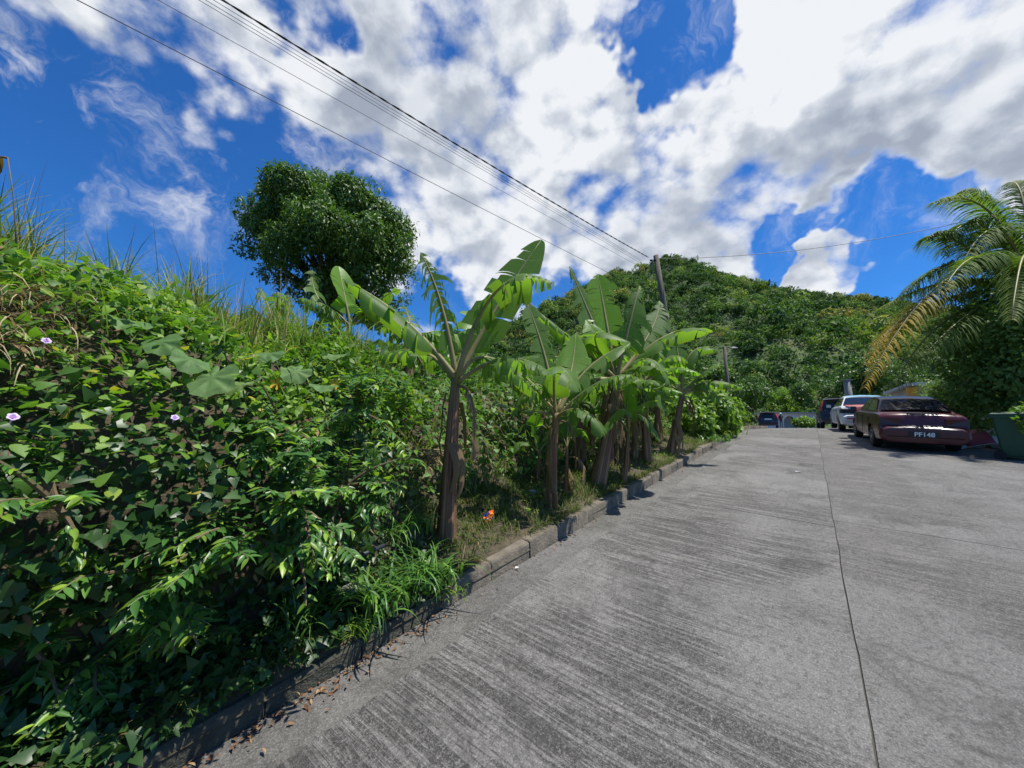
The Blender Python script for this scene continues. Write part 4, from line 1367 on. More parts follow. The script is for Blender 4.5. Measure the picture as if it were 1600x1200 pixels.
def tree(name, base, blobs, n, size, label, mat, tpl=None, trunk=.25, cat='tree', group=None, seed=1, per=5, droop=.5, fork=.55, inner=.25, sub=0):
    rr = np.random.default_rng(seed); rs = random.Random(seed)
    base = Vector(base)
    th = thing(name, tuple(base), label, cat, group)
    cen = sum((Vector(b[:3]) for b in blobs), Vector()) / len(blobs)
    fk = base.lerp(cen, fork)
    tr = MB().tube([base - Vector((0, 0, .3)), base.lerp(fk, .3) + Vector((.05, 0, 0)), base.lerp(fk, .7), fk], [trunk * 1.3, trunk, trunk * .85, trunk * .75], 10).obj('trunk', M_BARK, th, True)
    for b in blobs:
        c = Vector(b[:3]); mid = fk.lerp(c, .5) + Vector((rs.uniform(-.2, .2), rs.uniform(-.2, .2), rs.uniform(-.1, .3))) * trunk * 3
        MB().tube([fk, mid, c], [trunk * .5, trunk * .32, trunk * .12], 6).obj('limb', M_BARK, th, True)
    if sub:
        sb = []
        for b in blobs:
            r3 = np.array(b[3:6] if len(b) > 4 else (b[3],) * 3)
            for k in range(sub):
                dv = rand_unit(1, rr)[0]; dv[2] = dv[2] * .8 + .15
                sb.append((*(np.array(b[:3]) + dv * r3 * .78), *(r3 * rr.uniform(.36, .58))))
        blobs = sb
    P, nr = crown_pts(blobs, n, rr)
    Pi, ni = crown_pts(blobs, int(n * inner), rr, .2, .7)
    P = np.concatenate([P, Pi]); nr = np.concatenate([nr, ni])
    P = np.repeat(P, per, 0) + rr.normal(size=(len(P) * per, 3)) * size * .35
    nr = np.repeat(nr, per, 0)
    m = len(P)
    out = nr * .6 + rr.normal(size=(m, 3)) * .9 - droop * np.array([0, 0, 1.0])
    Zd = norm(nr + np.array([0, 0, .7]) + rr.normal(size=(m, 3)) * .45)
    X, Y, Z = basis(out, Zd)
    tpl = {id(LANCE[0]): LEAF4, id(HEART[0]): HEART4}.get(id(tpl[0]) if tpl else 0, OVAL4)
    V, Fc, _ = inst(*tpl, P, X, Y, Z, size * rr.uniform(.65, 1.25, m))
    o = link('crown', np_mesh('crown', V, Fc, mat), th)
    return th

# the big round mango tree on the slope
def pb(px, py, Y0, rp, fl=1.0):
    """a crown lobe: pixel centre, depth, radius in photo pixels"""
    p = at(px, py, Y0); r = rp * Y0 / F
    return (p.x, p.y, p.z, r, r * 1.05, r * fl)
MY = 19.0
lobes = [(480, 318, MY, 52), (430, 345, MY + .5, 48), (405, 385, MY, 30), (545, 340, MY, 55), (600, 365, MY + .5, 45), (615, 420, MY, 32), (470, 390, MY - 1.5, 48),
         (540, 400, MY - 1.6, 50), (430, 420, MY - .5, 28), (510, 300, MY + 1, 38), (590, 430, MY - 1, 34), (500, 355, MY - 2.3, 45), (570, 375, MY - 1.9, 42), (455, 440, MY, 22), (500, 430, MY, 30), (560, 455, MY + .5, 24), (620, 470, MY + 1, 22), (632, 415, MY + .6, 24), (500, 468, MY, 28), (540, 478, MY, 28), (468, 452, MY, 26), (580, 476, MY, 30), (520, 450, MY - 1, 34), (395, 335, MY + .5, 22), (600, 490, MY + .8, 24), (420, 370, MY - .6, 40), (600, 400, MY - .6, 44),
         (400, 318, MY + .3, 18), (447, 290, MY + .5, 24), (575, 310, MY + .5, 24), (490, 290, MY, 24), (540, 300, MY, 22)]
bs = at(525, 560, MY)
tree('mango_tree', (bs.x, bs.y, zb(bs.x, bs.y)), [pb(*l) for l in lobes], 16000, .25, 'big round dark green mango tree standing on the slope behind the hedge', M_MANGO, LANCE, .34, seed=7, per=5, droop=.7, fork=.5, inner=.14, sub=9)

# ------------------------------------------------------------------ hill with forest
RIDGE = [(-1500, 640), (-400, 600), (300, 575), (600, 550), (700, 530), (790, 503), (830, 486), (880, 466), (925, 440), (962, 425), (985, 430), (1005, 418), (1040, 402), (1080, 410), (1120, 422),
         (1180, 442), (1240, 455), (1300, 461), (1370, 468), (1450, 482), (1600, 500), (1800, 525), (2300, 560), (3600, 620)]
RY = 270.0
rx, rz = [], []
for (px, py) in RIDGE:
    p = at(px, py + 7, RY); rx.append(p.x); rz.append(p.z)
def hillz(x, y):
    x = np.asarray(x, float); y = np.asarray(y, float)
    top = np.interp(x * RY / np.clip(y, 120, 400) * .35 + x * .65, rx, rz)
    u = np.clip((y - 62) / (RY - 62), 0, None)
    f = np.where(u < 1, u ** 1.12, 1 - .55 * sstep(u, 1, 2.6))
    n_ = (fbm(x * .018 + 5, y * .018, 4) - .47) * 26 * np.clip(u * 2.2, 0, 1) * np.clip(1.35 - u, .25, 1) + (fbm(x * .07, y * .07, 3) - .44) * 6 * np.clip(u * 3, 0, 1)
    gully = -9 * np.exp(-((np.sin(x * .035 + y * .012)) / .35) ** 2) * np.clip(u * 2, 0, 1) * np.clip(1.1 - u, 0, 1)
    return 1.3 + top * f + n_ + gully
hx = np.concatenate([np.linspace(-1400, -220, 14), np.linspace(-200, 520, 130), np.linspace(560, 2200, 14)]); hy = np.concatenate([np.linspace(62, 330, 75), np.linspace(345, 900, 16)])
XX, YY = np.meshgrid(hx, hy, indexing='ij')
ZZ = hillz(XX, YY)
I = np.arange(XX.size).reshape(XX.shape)
Fc = np.stack([I[:-1, :-1], I[1:, :-1], I[1:, 1:], I[:-1, 1:]], -1).reshape(-1, 4)
hm = np_mesh('hill', np.stack([XX, YY, ZZ], -1).reshape(-1, 3), Fc, M_HILL)
tag(link('hill', hm), 'steep forested hill rising behind the houses', None, kind='structure')

TRI = (np.array([(-.42, .1, 0), (.42, 0, .05), (.05, 1.0, -.12)]), np.array([(0, 1, 2)]))
# forest: thousands of crowns, each a lumpy dome of leaf sprays
rf = np.random.default_rng(5)
fx, fy = [], []
n = 5800
x = rf.uniform(-75, 460, n); y = 66 + (RY + 8 - 66) * rf.random(n) ** .85
keep = (x < y * 1.55 + 12) & (x > -.36 * y - 6)
x, y = x[keep], y[keep]
R0 = rf.uniform(1.9, 4.2, len(x)) * (1 - .25 * np.clip(hillz(x, y) / 120, 0, 1))
tint0 = np.clip(.15 + (fbm(x * .03 + 3, y * .03 + 8, 3) - .3) * 1.0 + rf.normal(size=len(x)) * .27, 0, .82)
R0 = np.where(rf.random(len(x)) < .05, R0 * 1.8, R0)
nsub = 5
sd_ = rand_unit(len(x) * nsub, rf); sd_[:, 2] = np.abs(sd_[:, 2])
R1 = np.repeat(R0, nsub)
xx = np.repeat(x, nsub) + sd_[:, 0] * R1 * .62; yy = np.repeat(y, nsub) + sd_[:, 1] * R1 * .62
zz = np.repeat(hillz(x, y), nsub) + R1 * (.25 + .75 * sd_[:, 2])
rad = R1 * rf.uniform(.32, .55, len(xx))
hgt = np.clip((zz - 10) / 110, 0, 1)
tint = np.repeat(tint0, nsub) + rf.normal(size=len(xx)) * .05
dryp = sstep(fbm(x * .022 + 40, y * .022, 3), .48, .58) * sstep(hillz(x, y), 30, 75)
dry0 = rf.random(len(x)) < .03 + .32 * dryp
tint = np.where(np.repeat(dry0, nsub), np.repeat(rf.uniform(.84, 1.0, len(x)), nsub), np.clip(tint, 0, .82))
per = 41
m = len(xx) * per
d = rand_unit(m, rf); d[:, 2] = np.abs(d[:, 2]) * 1.1 - .25
nr = norm(d)
rr_ = np.repeat(rad, per)
P = np.repeat(np.stack([xx, yy, zz], -1), per, 0) + nr * (rr_ * rf.uniform(.7, 1.08, m))[:, None]
out = nr * .5 + rf.normal(size=(m, 3)) * .8 - .45 * np.array([0, 0, 1.0])
Zd = norm(nr + np.array([0, 0, .35]) + rf.normal(size=(m, 3)) * .4)
X, Y, Z = basis(out, Zd)
V, Fc, A = inst(*TRI, P, X, Y, Z, rr_ * rf.uniform(.30, .62, m), np.repeat(tint, per))
m = 90000
sx_ = rf.uniform(-75, 460, m); sy_ = 63 + (RY + 6 - 63) * rf.random(m) ** .8
k_ = (sx_ < sy_ * 1.55 + 12) & (sx_ > -.36 * sy_ - 6); sx_, sy_ = sx_[k_], sy_[k_]; m = len(sx_)
P = np.stack([sx_, sy_, hillz(sx_, sy_) + rf.uniform(.1, 1.3, m)], -1)
X, Y, Z = basis(rf.normal(size=(m, 3)) - np.array([0, 0, .4]), norm(np.array([0, -.3, .8]) + rf.normal(size=(m, 3)) * .4))
V2, F2, A2 = inst(*TRI, P, X, Y, Z, rf.uniform(.5, 1.3, m), np.clip(.3 + (fbm(sx_ * .03 + 3, sy_ * .03 + 8, 3) - .3) * 1.2 + rf.normal(size=m) * .12, 0, .9))
Fc = np.concatenate([Fc, F2 + len(V)]); V = np.concatenate([V, V2]); A = np.concatenate([A, A2])
ff = link('hillside_forest', np_mesh('hillside_forest', V, Fc, M_FOREST, False, attr=A))
tag(ff, 'dense mixed green forest with brownish crowns covering the hill', 'forest', kind='stuff')

# ------------------------------------------------------------------ trees and bushes near the foot of the hill
def gz(x, y): return float(g(y)) - .05
def simple_tree(px, Y0, ytop, ybot, wpx, label, mat, n=900, size=.35, name='tree', seed=1, group='trees beyond the crest', tpl=OVAL, trunk=.14):
    rs = random.Random(seed)
    base = at(px, 660, Y0); base.z = gz(base.x, base.y)
    bl = []
    hpx = ybot - ytop
    for k in range(9):
        fx_ = rs.uniform(-.36, .36); fy_ = rs.uniform(.22, .80)
        bl.append(pb(px + fx_ * wpx, ytop + fy_ * hpx, Y0 + rs.uniform(-.3, .3) * wpx * Y0 / F, rs.uniform(.19, .30) * min(wpx, hpx)))
    return tree(name, tuple(base), bl, int(n * 1.5), size * .75, label, mat, tpl, trunk, 'tree', group, seed, 4, fork=.45, sub=4)
simple_tree(1165, 62, 575, 672, 80, 'dark green tree behind the far dark car', M_TREELEAF, 1500, .45, seed=41, trunk=.2)
simple_tree(1228, 66, 606, 660, 95, 'pale green spreading tree over the small white house', M_LIME, 1300, .42, seed=42, trunk=.2)
simple_tree(1302, 58, 568, 665, 85, 'dark tree between the white house and the tall black vehicle', M_TREELEAF, 1500, .45, seed=43, trunk=.2)
simple_tree(1365, 46, 560, 660, 110, 'wide green tree above the parked white car', M_TREELEAF, 1500, .45, seed=44, trunk=.2)
simple_tree(1274, 54, 630, 672, 34, 'small olive tree beside the white arches', M_TREELEAF, 600, .35, seed=45)
simple_tree(1120, 36, 560, 668, 55, 'shaded tree behind the lamp pole', M_TREELEAF, 1200, .35, seed=46)
simple_tree(1450, 34, 560, 660, 120, 'green tree beyond the cream house', M_TREELEAF, 1300, .35, seed=47)
# low clipped yellow-green bush in front of the white house
b0 = at(1258, 664, 40)
tree('clipped_bush', (b0.x, b0.y, gz(0, 40)), [pb(1246, 660, 40, 6), pb(1256, 659, 40, 7), pb(1267, 660, 40, 6)], 500, .22, 'low clipped yellow green bush in front of the white arches', M_LIME, OVAL, .06, 'bush', None, 48, 4)

# vine thicket on the left at the far end of the bananas
vl = [pb(1105, 640, 12.5, 34), pb(1085, 660, 11.5, 28), pb(1120, 655, 13.5, 30), pb(1135, 640, 15, 22), pb(1095, 620, 13.5, 24), pb(1150, 650, 17, 16), pb(1070, 640, 12, 24), pb(1115, 680, 12.6, 20), pb(1142, 668, 15, 14)]
b0 = at(1105, 690, 12.8)
tree('vine_thicket', (b0.x, b0.y, zb(b0.x, b0.y)), vl, 2600, .13, 'bright green vine smothered thicket at the far end of the banana row', M_LIME, HEART, .06, 'thicket', None, 49, 4, .5)
vl = [pb(1040, 650, 13, 30), pb(1000, 640, 11.5, 30), pb(960, 660, 10, 26), pb(1020, 620, 13, 26)]
b0 = at(1010, 690, 12.5)
tree('leafy_thicket', (b0.x, b0.y, zb(b0.x, b0.y)), vl, 1500, .13, 'shaded leafy thicket behind the banana trunks', M_TREELEAF, HEART, .06, 'thicket', None, 50, 4, .5)

# ------------------------------------------------------------------ poles and wires
PT = at(1025, 404, 14.0)                       # top of the near pole
PB = at(1066, 655, 14.0); PB.z = zb(PB.x, PB.y)
po = thing('utility_pole', tuple(PB), 'leaning weathered wooden utility pole rising behind the banana row', 'pole', 'poles along the road')
prs = random.Random(2)
MB().tube([PB - Vector((0, 0, .4)), PB.lerp(PT, .33), PB.lerp(PT, .66), PT + Vector((0, 0, .12))], [.135, .12, .105, .095], 14).obj('shaft', M_POLE, po, True)
MB().box(PT + Vector((-.10, -.05, -.10)), (.30, .06, .06)).obj('bracket', M_WIRE, po)
for k in range(4):
    q = PT + Vector((-.16, -.05, -.15 - .16 * k))
    MB().tube([q, q + Vector((0, 0, .04)), q + Vector((0, 0, .08))], [.03, .045, .03], 8).obj('insulator', M_STONE, po, True)
LT = at(1132, 541, 25.0); LB = at(1141, 650, 25.0); LB.z = zb(LB.x, LB.y)
lp = thing('lamp_pole', tuple(LB), 'slim dark pole with a small street lamp above the far thicket', 'lamp pole', 'poles along the road')
MB().tube([LB - Vector((0, 0, .3)), LB.lerp(LT, .5), LT], [.14, .12, .10], 10).obj('shaft', M_POLE, lp, True)
MB().tube([LT - Vector((0, 0, .25)), LT + Vector((.2, 0, -.02)), LT + Vector((.42, 0, -.08))], .025, 6).obj('lamp_arm', M_POLE2, lp)
hd = MB()
hd.loft([[LT + Vector((.36 + q * .5, math.cos(a) * w, -.10 + math.sin(a) * h)) for a in [2 * math.pi * k / 10 for k in range(10)]] for q, w, h in ((0, .03, .02), (.2, .09, .05), (.7, .10, .05), (1.0, .03, .02))])
hd.obj('lamp_head', mat_plain('lamp_grey', (.52, .54, .55), .4), lp, True)
ST = at(1323, 594, 27.0); SBt = at(1331, 650, 27.0); SBt.z = gz(0, 27)
sp_ = thing('stub_pole', tuple(SBt), 'short pale leaning post behind the parked black vehicle', 'pole')
MB().tube([SBt - Vector((0, 0, .3)), SBt.lerp(ST, .5), ST], [.24, .22, .20], 12).obj('shaft', M_POLE2, sp_, True)
MB().box(ST + Vector((0, 0, .02)), (.46, .46, .08)).obj('cap', M_POLE2, sp_)

WD = Vector((-.712, -.702, 0))
def wire(a, length, rise, sag, r, label, name='overhead_wire', twist=False, end=None, n=30, grp='overhead wires'):
    e = end if end is not None else a + WD * length + Vector((0, 0, rise))
    pts = [a.lerp(e, i / n) - Vector((0, 0, sag * 4 * (i / n) * (1 - i / n))) for i in range(n + 1)]
    if not twist:
        o = MB().tube(pts, r, 5).obj(name, M_WIRE)
        return tag(o, label, 'wire', grp)
    th = thing(name, tuple(a), label, 'wire', grp)
    m = 420
    for ph in (0, math.pi):
        q = []
        for i in range(m + 1):
            u = i / m
            p = a.lerp(e, u) - Vector((0, 0, sag * 4 * u * (1 - u)))
            al = u * length / .55 * 2 * math.pi + ph
            q.append(p + Vector((-.7 * math.cos(al), .7 * math.cos(al), math.sin(al))) * r * .6)
        MB().tube(q, r * .72, 5).obj('strand', M_WIRE, th, True)
wire(at(1013, 402, 14), 34, .3, .55, .014, 'thick twisted black cable, uppermost of the overhead lines', 'overhead_cable', True)
for i, (p0, sx_) in enumerate((((1003, 407), (352, 0)), ((1001, 408), (340, 0)), ((999, 410), (330, 0)), ((993, 413), (268, 0)), ((1020, 461), (150, 0)))):
    a = at(*p0, 14.0)
    d = ray(*sx_)
    k = (a.z - .12 - EYE) / d.z
    q = Vector((0, 0, EYE)) + d * k
    dirh = (q - a).normalized()
    lab = ['thin wire of the close bundle, nearest the thick cable', 'thin wire in the middle of the close bundle', 'thin wire of the close bundle, farthest below the thick cable',
           'single thin wire just below the close bundle', 'lowest single wire crossing in front of the blue sky'][i]
    wire(a, 0, 0, .12, .0042 if i < 4 else .0055, lab, end=a + dirh * 34)
wire(PT + Vector((.1, 0, 0)), 0, 0, .5, .010, 'lone service wire running from the pole towards the palm', end=at(1640, 312, 12.0))

# ------------------------------------------------------------------ cars
def mat_paint(name, col, rough=.3, dirt=.35, coat=.4, metal=0.0):
    m, t, p, o = new_mat(name)
    tc = t.node('ShaderNodeTexCoord').outputs['Object']
    n = t.noise(tc, 2.5, 6, .65); n2 = t.noise(tc, 16, 5, .7)
    c = t.mix(t.m('MULTIPLY', t.rng(n, .45, .75), dirt), col, tuple(x * .6 + .05 for x in col))
    c = t.mix(t.m('MULTIPLY', t.rng(n2, .60, .75), dirt * .6), c, (.20, .17, .14))
    t.put(p.inputs['Base Color'], c)
    t.put(p.inputs['Roughness'], t.m('ADD', rough, t.m('MULTIPLY', n, dirt * .5)))
    p.inputs['Coat Weight'].default_value = coat
    p.inputs['Coat Roughness'].default_value = .15
    p.inputs['Metallic'].default_value = metal
    return m
M_GLASS = mat_plain('car_glass', (.012, .014, .016), .06, spec=.7)
def mat_film():
    m, t, p, o = new_mat('peeling_film')
    tc = t.node('ShaderNodeTexCoord').outputs['Object']
    w = t.noise(t.scale(tc, (2, 2.2, 5)), 1.3, 4, .6, 1.5)
    c = t.mix(t.rng(w, .54, .72), (.02, .016, .02), (.16, .14, .17))
    t.put(p.inputs['Base Color'], c); p.inputs['Roughness'].default_value = .18
    bump(t, p, w, .02, .5)
    return m
M_FILM = mat_film()
M_TYRE = mat_plain('tyre', (.018, .018, .018), .85, bmp=.004, nscale=30)
M_RIM = mat_plain('rim', (.28, .28, .28), .35, .8)
M_BLACK = mat_plain('black_plastic', (.018, .018, .02), .55)
M_TAILD = mat_plain('dark_tail_lamp', (.060, .010, .012), .18)
M_TAILR = mat_plain('red_tail_lamp', (.55, .02, .02), .2)
M_WHITE = mat_plain('white_lettering', (.80, .80, .78), .5, var=.03)
M_CHROME = mat_plain('chrome', (.5, .5, .52), .2, 1.0)

def place(px, py, Y0, yaw_dir):
    """matrix of a car: +X forward along yaw_dir on the slope, Z up off the road"""
    p = at(px, py, Y0)
    y = p.y
    sl = float((g(y + .8) - g(y - .8)) / 1.6)
    up = Vector((0, -sl, 1)).normalized()
    f = Vector((yaw_dir[0], yaw_dir[1], 0)); f = (f - up * f.dot(up)).normalized()
    l = up.cross(f)
    o = Vector((p.x, p.y, float(g(y))))
    return Matrix(((f.x, l.x, up.x, o.x), (f.y, l.y, up.y, o.y), (f.z, l.z, up.z, o.z), (0, 0, 0, 1)))

def ring_of(x, w, zt, zbt, crown=.02, tuck=.8):
    half = [(0, zbt), (w * tuck, zbt), (w * .95, zbt + .07), (w, zbt + (zt - zbt) * .45), (w * .985, zt - .16), (w * .95, zt - .05), (w * .84, zt), (w * .4, zt + crown * .8), (0, zt + crown)]
    full = half + [(-a, b) for (a, b) in half[-2:0:-1]]
    return [Vector((x, a, b)) for (a, b) in full]

def cut_arches(me, spots, r, mat):
    o = bpy.data.objects.new('tmp', me); COL.objects.link(o)
    cutters = []
    for (x, z) in spots:
        mb = MB()
        mb.tube([Vector((x, -2, z)), Vector((x, 2, z))], r, 28)
        # keep the middle of the car: two cutters, one each side
        for sg in (1, -1):
            c = MB().tube([Vector((x, sg * .52, z)), Vector((x, sg * 1.6, z))], r, 28)
            co = bpy.data.objects.new('cut', c.mesh('cut', mat)); COL.objects.link(co); cutters.append(co)
            md = o.modifiers.new('b', 'BOOLEAN'); md.operation = 'DIFFERENCE'; md.object = co; md.solver = 'EXACT'
    dg = bpy.context.evaluated_depsgraph_get()
    res = bpy.data.meshes.new_from_object(o.evaluated_get(dg))
    bpy.data.objects.remove(o)
    for c in cutters: bpy.data.objects.remove(c)
    return res

def wheel(parent, x, y, r, w, rimmat):
    sg = 1 if y > 0 else -1
    n = 28
    def rg_(yy, rr): return [Vector((x + math.cos(2 * math.pi * k / n) * rr, yy, r + math.sin(2 * math.pi * k / n) * rr)) for k in range(n)]
    t = MB().loft([rg_(y - w / 2, r * .62), rg_(y - w / 2, r * .95), rg_(y - w * .35, r), rg_(y + w * .35, r), rg_(y + w / 2, r * .95), rg_(y + w / 2, r * .62)], True)
    wh = t.obj('wheel', M_TYRE, parent, True, 40, True)
    yo = y + sg * (w / 2 - .02)
    MB().loft([rg_(yo, r * .60), rg_(yo + sg * .025, r * .55), rg_(yo + sg * .005, r * .40), rg_(yo + sg * .03, r * .12), rg_(yo + sg * .03, r * .02)], False).obj('rim', rimmat, wh, True, 40, True)

def quadbox(a, b, c, d, th):
    """thin slab on a quad a,b,c,d (outer face) with thickness inward"""
    a, b, c, d = Vector(a), Vector(b), Vector(c), Vector(d)
    n = (b - a).cross(d - a).normalized()
    q = [a, b, c, d]
    return MB().add([p + n * .004 for p in q] + [p - n * th for p in q], [(0, 1, 2, 3), (7, 6, 5, 4), (0, 4, 5, 1), (1, 5, 6, 2), (2, 6, 7, 3), (3, 7, 4, 0)])

def inset(q, k, kz=None):
    q = [Vector(p) for p in q]; c = sum(q, Vector()) / 4
    return [c + (p - c) * k for p in q]

def text_on(parent, txt, origin, right, up, size, mat, name='lettering'):
    cu = bpy.data.curves.new('txt', 'FONT'); cu.body = txt; cu.size = size; cu.align_x = 'CENTER'; cu.align_y = 'CENTER'; cu.extrude = .002; cu.offset = .003
    o = bpy.data.objects.new('txt', cu); COL.objects.link(o)
    dg = bpy.context.evaluated_depsgraph_get()
    me = bpy.data.meshes.new_from_object(o.evaluated_get(dg))
    bpy.data.objects.remove(o)
    me.materials.clear(); me.materials.append(mat)
    r, u = Vector(right).normalized(), Vector(up).normalized(); n = r.cross(u)
    M4 = Matrix(((r.x, u.x, n.x, origin[0]), (r.y, u.y, n.y, origin[1]), (r.z, u.z, n.z, origin[2]), (0, 0, 0, 1)))
    me.transform(M4)
    return link(name, me, parent, True)

def car(M4, label, paint, kind='sedan', plate=None, trunk=None, roofmat=None, tail=M_TAILD, rear_glass=None, bumper=None, cat='car', group='cars parked along the garden', name='parked_car', strip=None):
    th = thing(name, M4, label, cat, group)
    if kind == 'sedan':
        L, H = 4.55, 1.38
        stn = [(-2.28, .70, .54, .30), (-2.27, .78, .60, .25), (-2.20, .83, .64, .23), (-2.17, .825, .665, .22), (-2.135, .82, .78, .22), (-2.10, .825, .90, .22), (-2.04, .83, .955, .22), (-1.90, .84, .985, .21),
               (-1.40, .865, .985, .2), (-.8, .87, .965, .2), (0, .875, .95, .2), (.9, .87, .94, .2), (1.15, .86, .92, .2), (1.6, .845, .86, .2), (2.0, .81, .77, .21), (2.2, .75, .66, .24), (2.28, .64, .52, .3)]
        wheels = [(-1.32, .30), (1.35, .30)]; wr = .30
        base = {'rb': (-1.62, .985), 'rt': (-.92, 1.345), 'ft': (.28, 1.365), 'fb': (1.08, .935)}
        wb, wt = .765, .575
    else:
        L, H = 4.5, 1.72
        stn = [(-2.24, .74, .58, .34), (-2.22, .82, .66, .30), (-2.16, .87, .72, .28), (-2.12, .875, .80, .28), (-2.09, .88, 1.00, .28), (-2.04, .88, 1.05, .28), (-1.4, .89, 1.05, .28), (0, .895, 1.04, .28), (1.0, .885, 1.03, .28), (1.3, .87, 1.0, .28),
               (1.8, .85, .94, .29), (2.1, .80, .84, .32), (2.22, .70, .66, .36)]
        wheels = [(-1.30, .35), (1.32, .35)]; wr = .35
        base = {'rb': (-2.06, 1.05), 'rt': (-1.80, 1.66), 'ft': (.15, 1.70), 'fb': (1.05, 1.02)}
        wb, wt = .80, .66
    body = MB().loft([ring_of(*q) for q in stn]).mesh('body', paint)
    body = cut_arches(body, wheels, wr + .055, paint)
    body.polygons.foreach_set('use_smooth', [True] * len(body.polygons)); body.set_sharp_from_angle(angle=R(32))
    bo = link('body', body, th, True)
    for (x, z) in wheels:
        for sg in (1, -1): wheel(th, x, sg * (.74 if kind == 'sedan' else .77), wr, .19, M_RIM)
    # dark floor between the wheels
    MB().box((0, 0, .24 if kind == 'sedan' else .32), (3.9, 1.0, .10)).obj('underbody', M_BLACK, th, False, None, True)
    rb, rt, ft, fb_ = base['rb'], base['rt'], base['ft'], base['fb']
    def P_(pt, y, dz_=0): return Vector((pt[0], y, pt[1] + dz_))
    # cabin shell: pillars + roof
    def cab(pt, w, dz_=0): return [P_(pt, w, dz_), P_(pt, -w, dz_)]
    rings = []
    for (pt, w, dz_) in ((rb, wb, -.03), (rt, wt, 0), (ft, wt, 0), (fb_, wb, -.03)):
        rings.append((pt, w, dz_))
    nseg = 9
    secs = []
    order = [(rb, wb, -.04), ((rb[0] + (rt[0] - rb[0]) * .9, rb[1] + (rt[1] - rb[1]) * .92), wt + (wb - wt) * .10, 0), ((rt[0] + .12, rt[1] + .012), wt, 0), (((rt[0] + ft[0]) / 2, max(rt[1], ft[1]) + .022), wt + .01, 0), ((ft[0] - .10, ft[1] + .01), wt, 0), ((ft[0] + (fb_[0] - ft[0]) * .1, ft[1] + (fb_[1] - ft[1]) * .08), wt + (wb - wt) * .10, 0), (fb_, wb, -.04)]
    low = base['rb'][1] - .05
    vs, fs = [], []
    for (pt, w, dz_) in order:
        frac = 0
        zt = pt[1] + dz_
        # belt width grows towards the bottom
        wlow = wb
        x_low = pt[0]
        secs.append([Vector((x_low, wlow, min(low, zt - .01))), Vector((pt[0], w, zt - (.02 if zt > low + .1 else 0))), Vector((pt[0], w * .9, zt + (.012 if zt > low + .1 else .004))), Vector((pt[0], 0, zt + (.035 if zt > low + .1 else .01))),
                     Vector((pt[0], -w * .9, zt + (.012 if zt > low + .1 else .004))), Vector((pt[0], -w, zt - (.02 if zt > low + .1 else 0))), Vector((x_low, -wlow, min(low, zt - .01)))])
    cb = MB().loft(secs, True, True)
    cb.obj('cabin', paint, bo, True, 25, True)
    if roofmat:
        pan = []
        for (pt, w, dz_) in order[1:-1]:
            pan.append([Vector((pt[0], w * k, pt[1] + .016 + .035 * (1 - abs(k)))) for k in (.86, .45, 0, -.45, -.86)])
        MB().loft(pan, False, False).obj('roof_panel', roofmat, bo, True, None, True)
    # glass
    def lerp2(p, q, u): return (p[0] + (q[0] - p[0]) * u, p[1] + (q[1] - p[1]) * u)
    a0, a1 = lerp2(rb, rt, .10), lerp2(rb, rt, .86)
    def wv(u): return wb + (wt - wb) * u
    def curved_glass(p0, p1, w0, w1, nm, mt, out):
        rows = []
        for u in (0, .33, .66, 1.0):
            p = lerp2(p0, p1, u); w = w0 + (w1 - w0) * u
            rows.append([Vector((p[0] + out * (.035 * (1 - k * k) + .012), w * k, p[1] + .012 + .03 * (1 - k * k) * 1)) for k in (-1, -.6, -.2, .2, .6, 1)])
        return MB().loft(rows, False, False).obj(nm, mt, bo, True, None, True)
    curved_glass(a0, a1, wv(.1) * .93, wv(.86) * .92, 'rear_window', rear_glass or M_GLASS, -1)
    b0, b1 = lerp2(fb_, ft, .08), lerp2(fb_, ft, .88)
    curved_glass(b0, b1, wv(.08) * .94, wv(.88) * .93, 'windscreen', M_GLASS, 1)
    zlo = base['rb'][1] + .02
    for sg in (1, -1):
        # side windows follow the slope between belt and roof
        zt = min(rt[1], ft[1]) - .05
        def sidep(x, z):
            u = (z - low) / (max(rt[1], ft[1]) - low)
            return Vector((x, sg * (wb + (wt - wb) * u + .006), z))
        def xr(z): return rb[0] + (rt[0] - rb[0]) * (z - rb[1]) / (rt[1] - rb[1])
        def xf(z): return fb_[0] + (ft[0] - fb_[0]) * (z - fb_[1]) / (ft[1] - fb_[1])
        xm = -.18
        for (p, q) in ((lambda z: xr(z) + .16, lambda z: xm - .04), (lambda z: xm + .04, lambda z: xf(z) - .14)):
            pts = [sidep(p(zlo), zlo), sidep(q(zlo), zlo), sidep(q(zt), zt), sidep(p(zt), zt)]
            if sg < 0: pts = pts[::-1]
            # order outward
            nrm_ = (pts[1] - pts[0]).cross(pts[3] - pts[0])
            if nrm_.y * sg < 0: pts = pts[::-1]
            quadbox(*pts, .01).obj('side_window', M_GLASS, bo, False, None, True)
        for xx in (xm + .80, xm - .10, xm - .95 if kind == 'sedan' else xm - 1.0):
            MB().box((xx, sg * (.874 if kind == 'sedan' else .893), .60), (.012, .006, .62)).obj('door_seam', M_BLACK, bo, False, None, True)
        for xx in (xm + .02, xm - .85):
            MB().box((xx, sg * (.88 if kind == 'sedan' else .90), .80), (.16, .03, .03)).obj('door_handle', M_BLACK, bo, False, None, True)
        MB().box((.72, sg * .95, .99 if kind == 'sedan' else 1.10), (.10, .16, .12), None, .85).obj('mirror', paint, th, False, None, True)
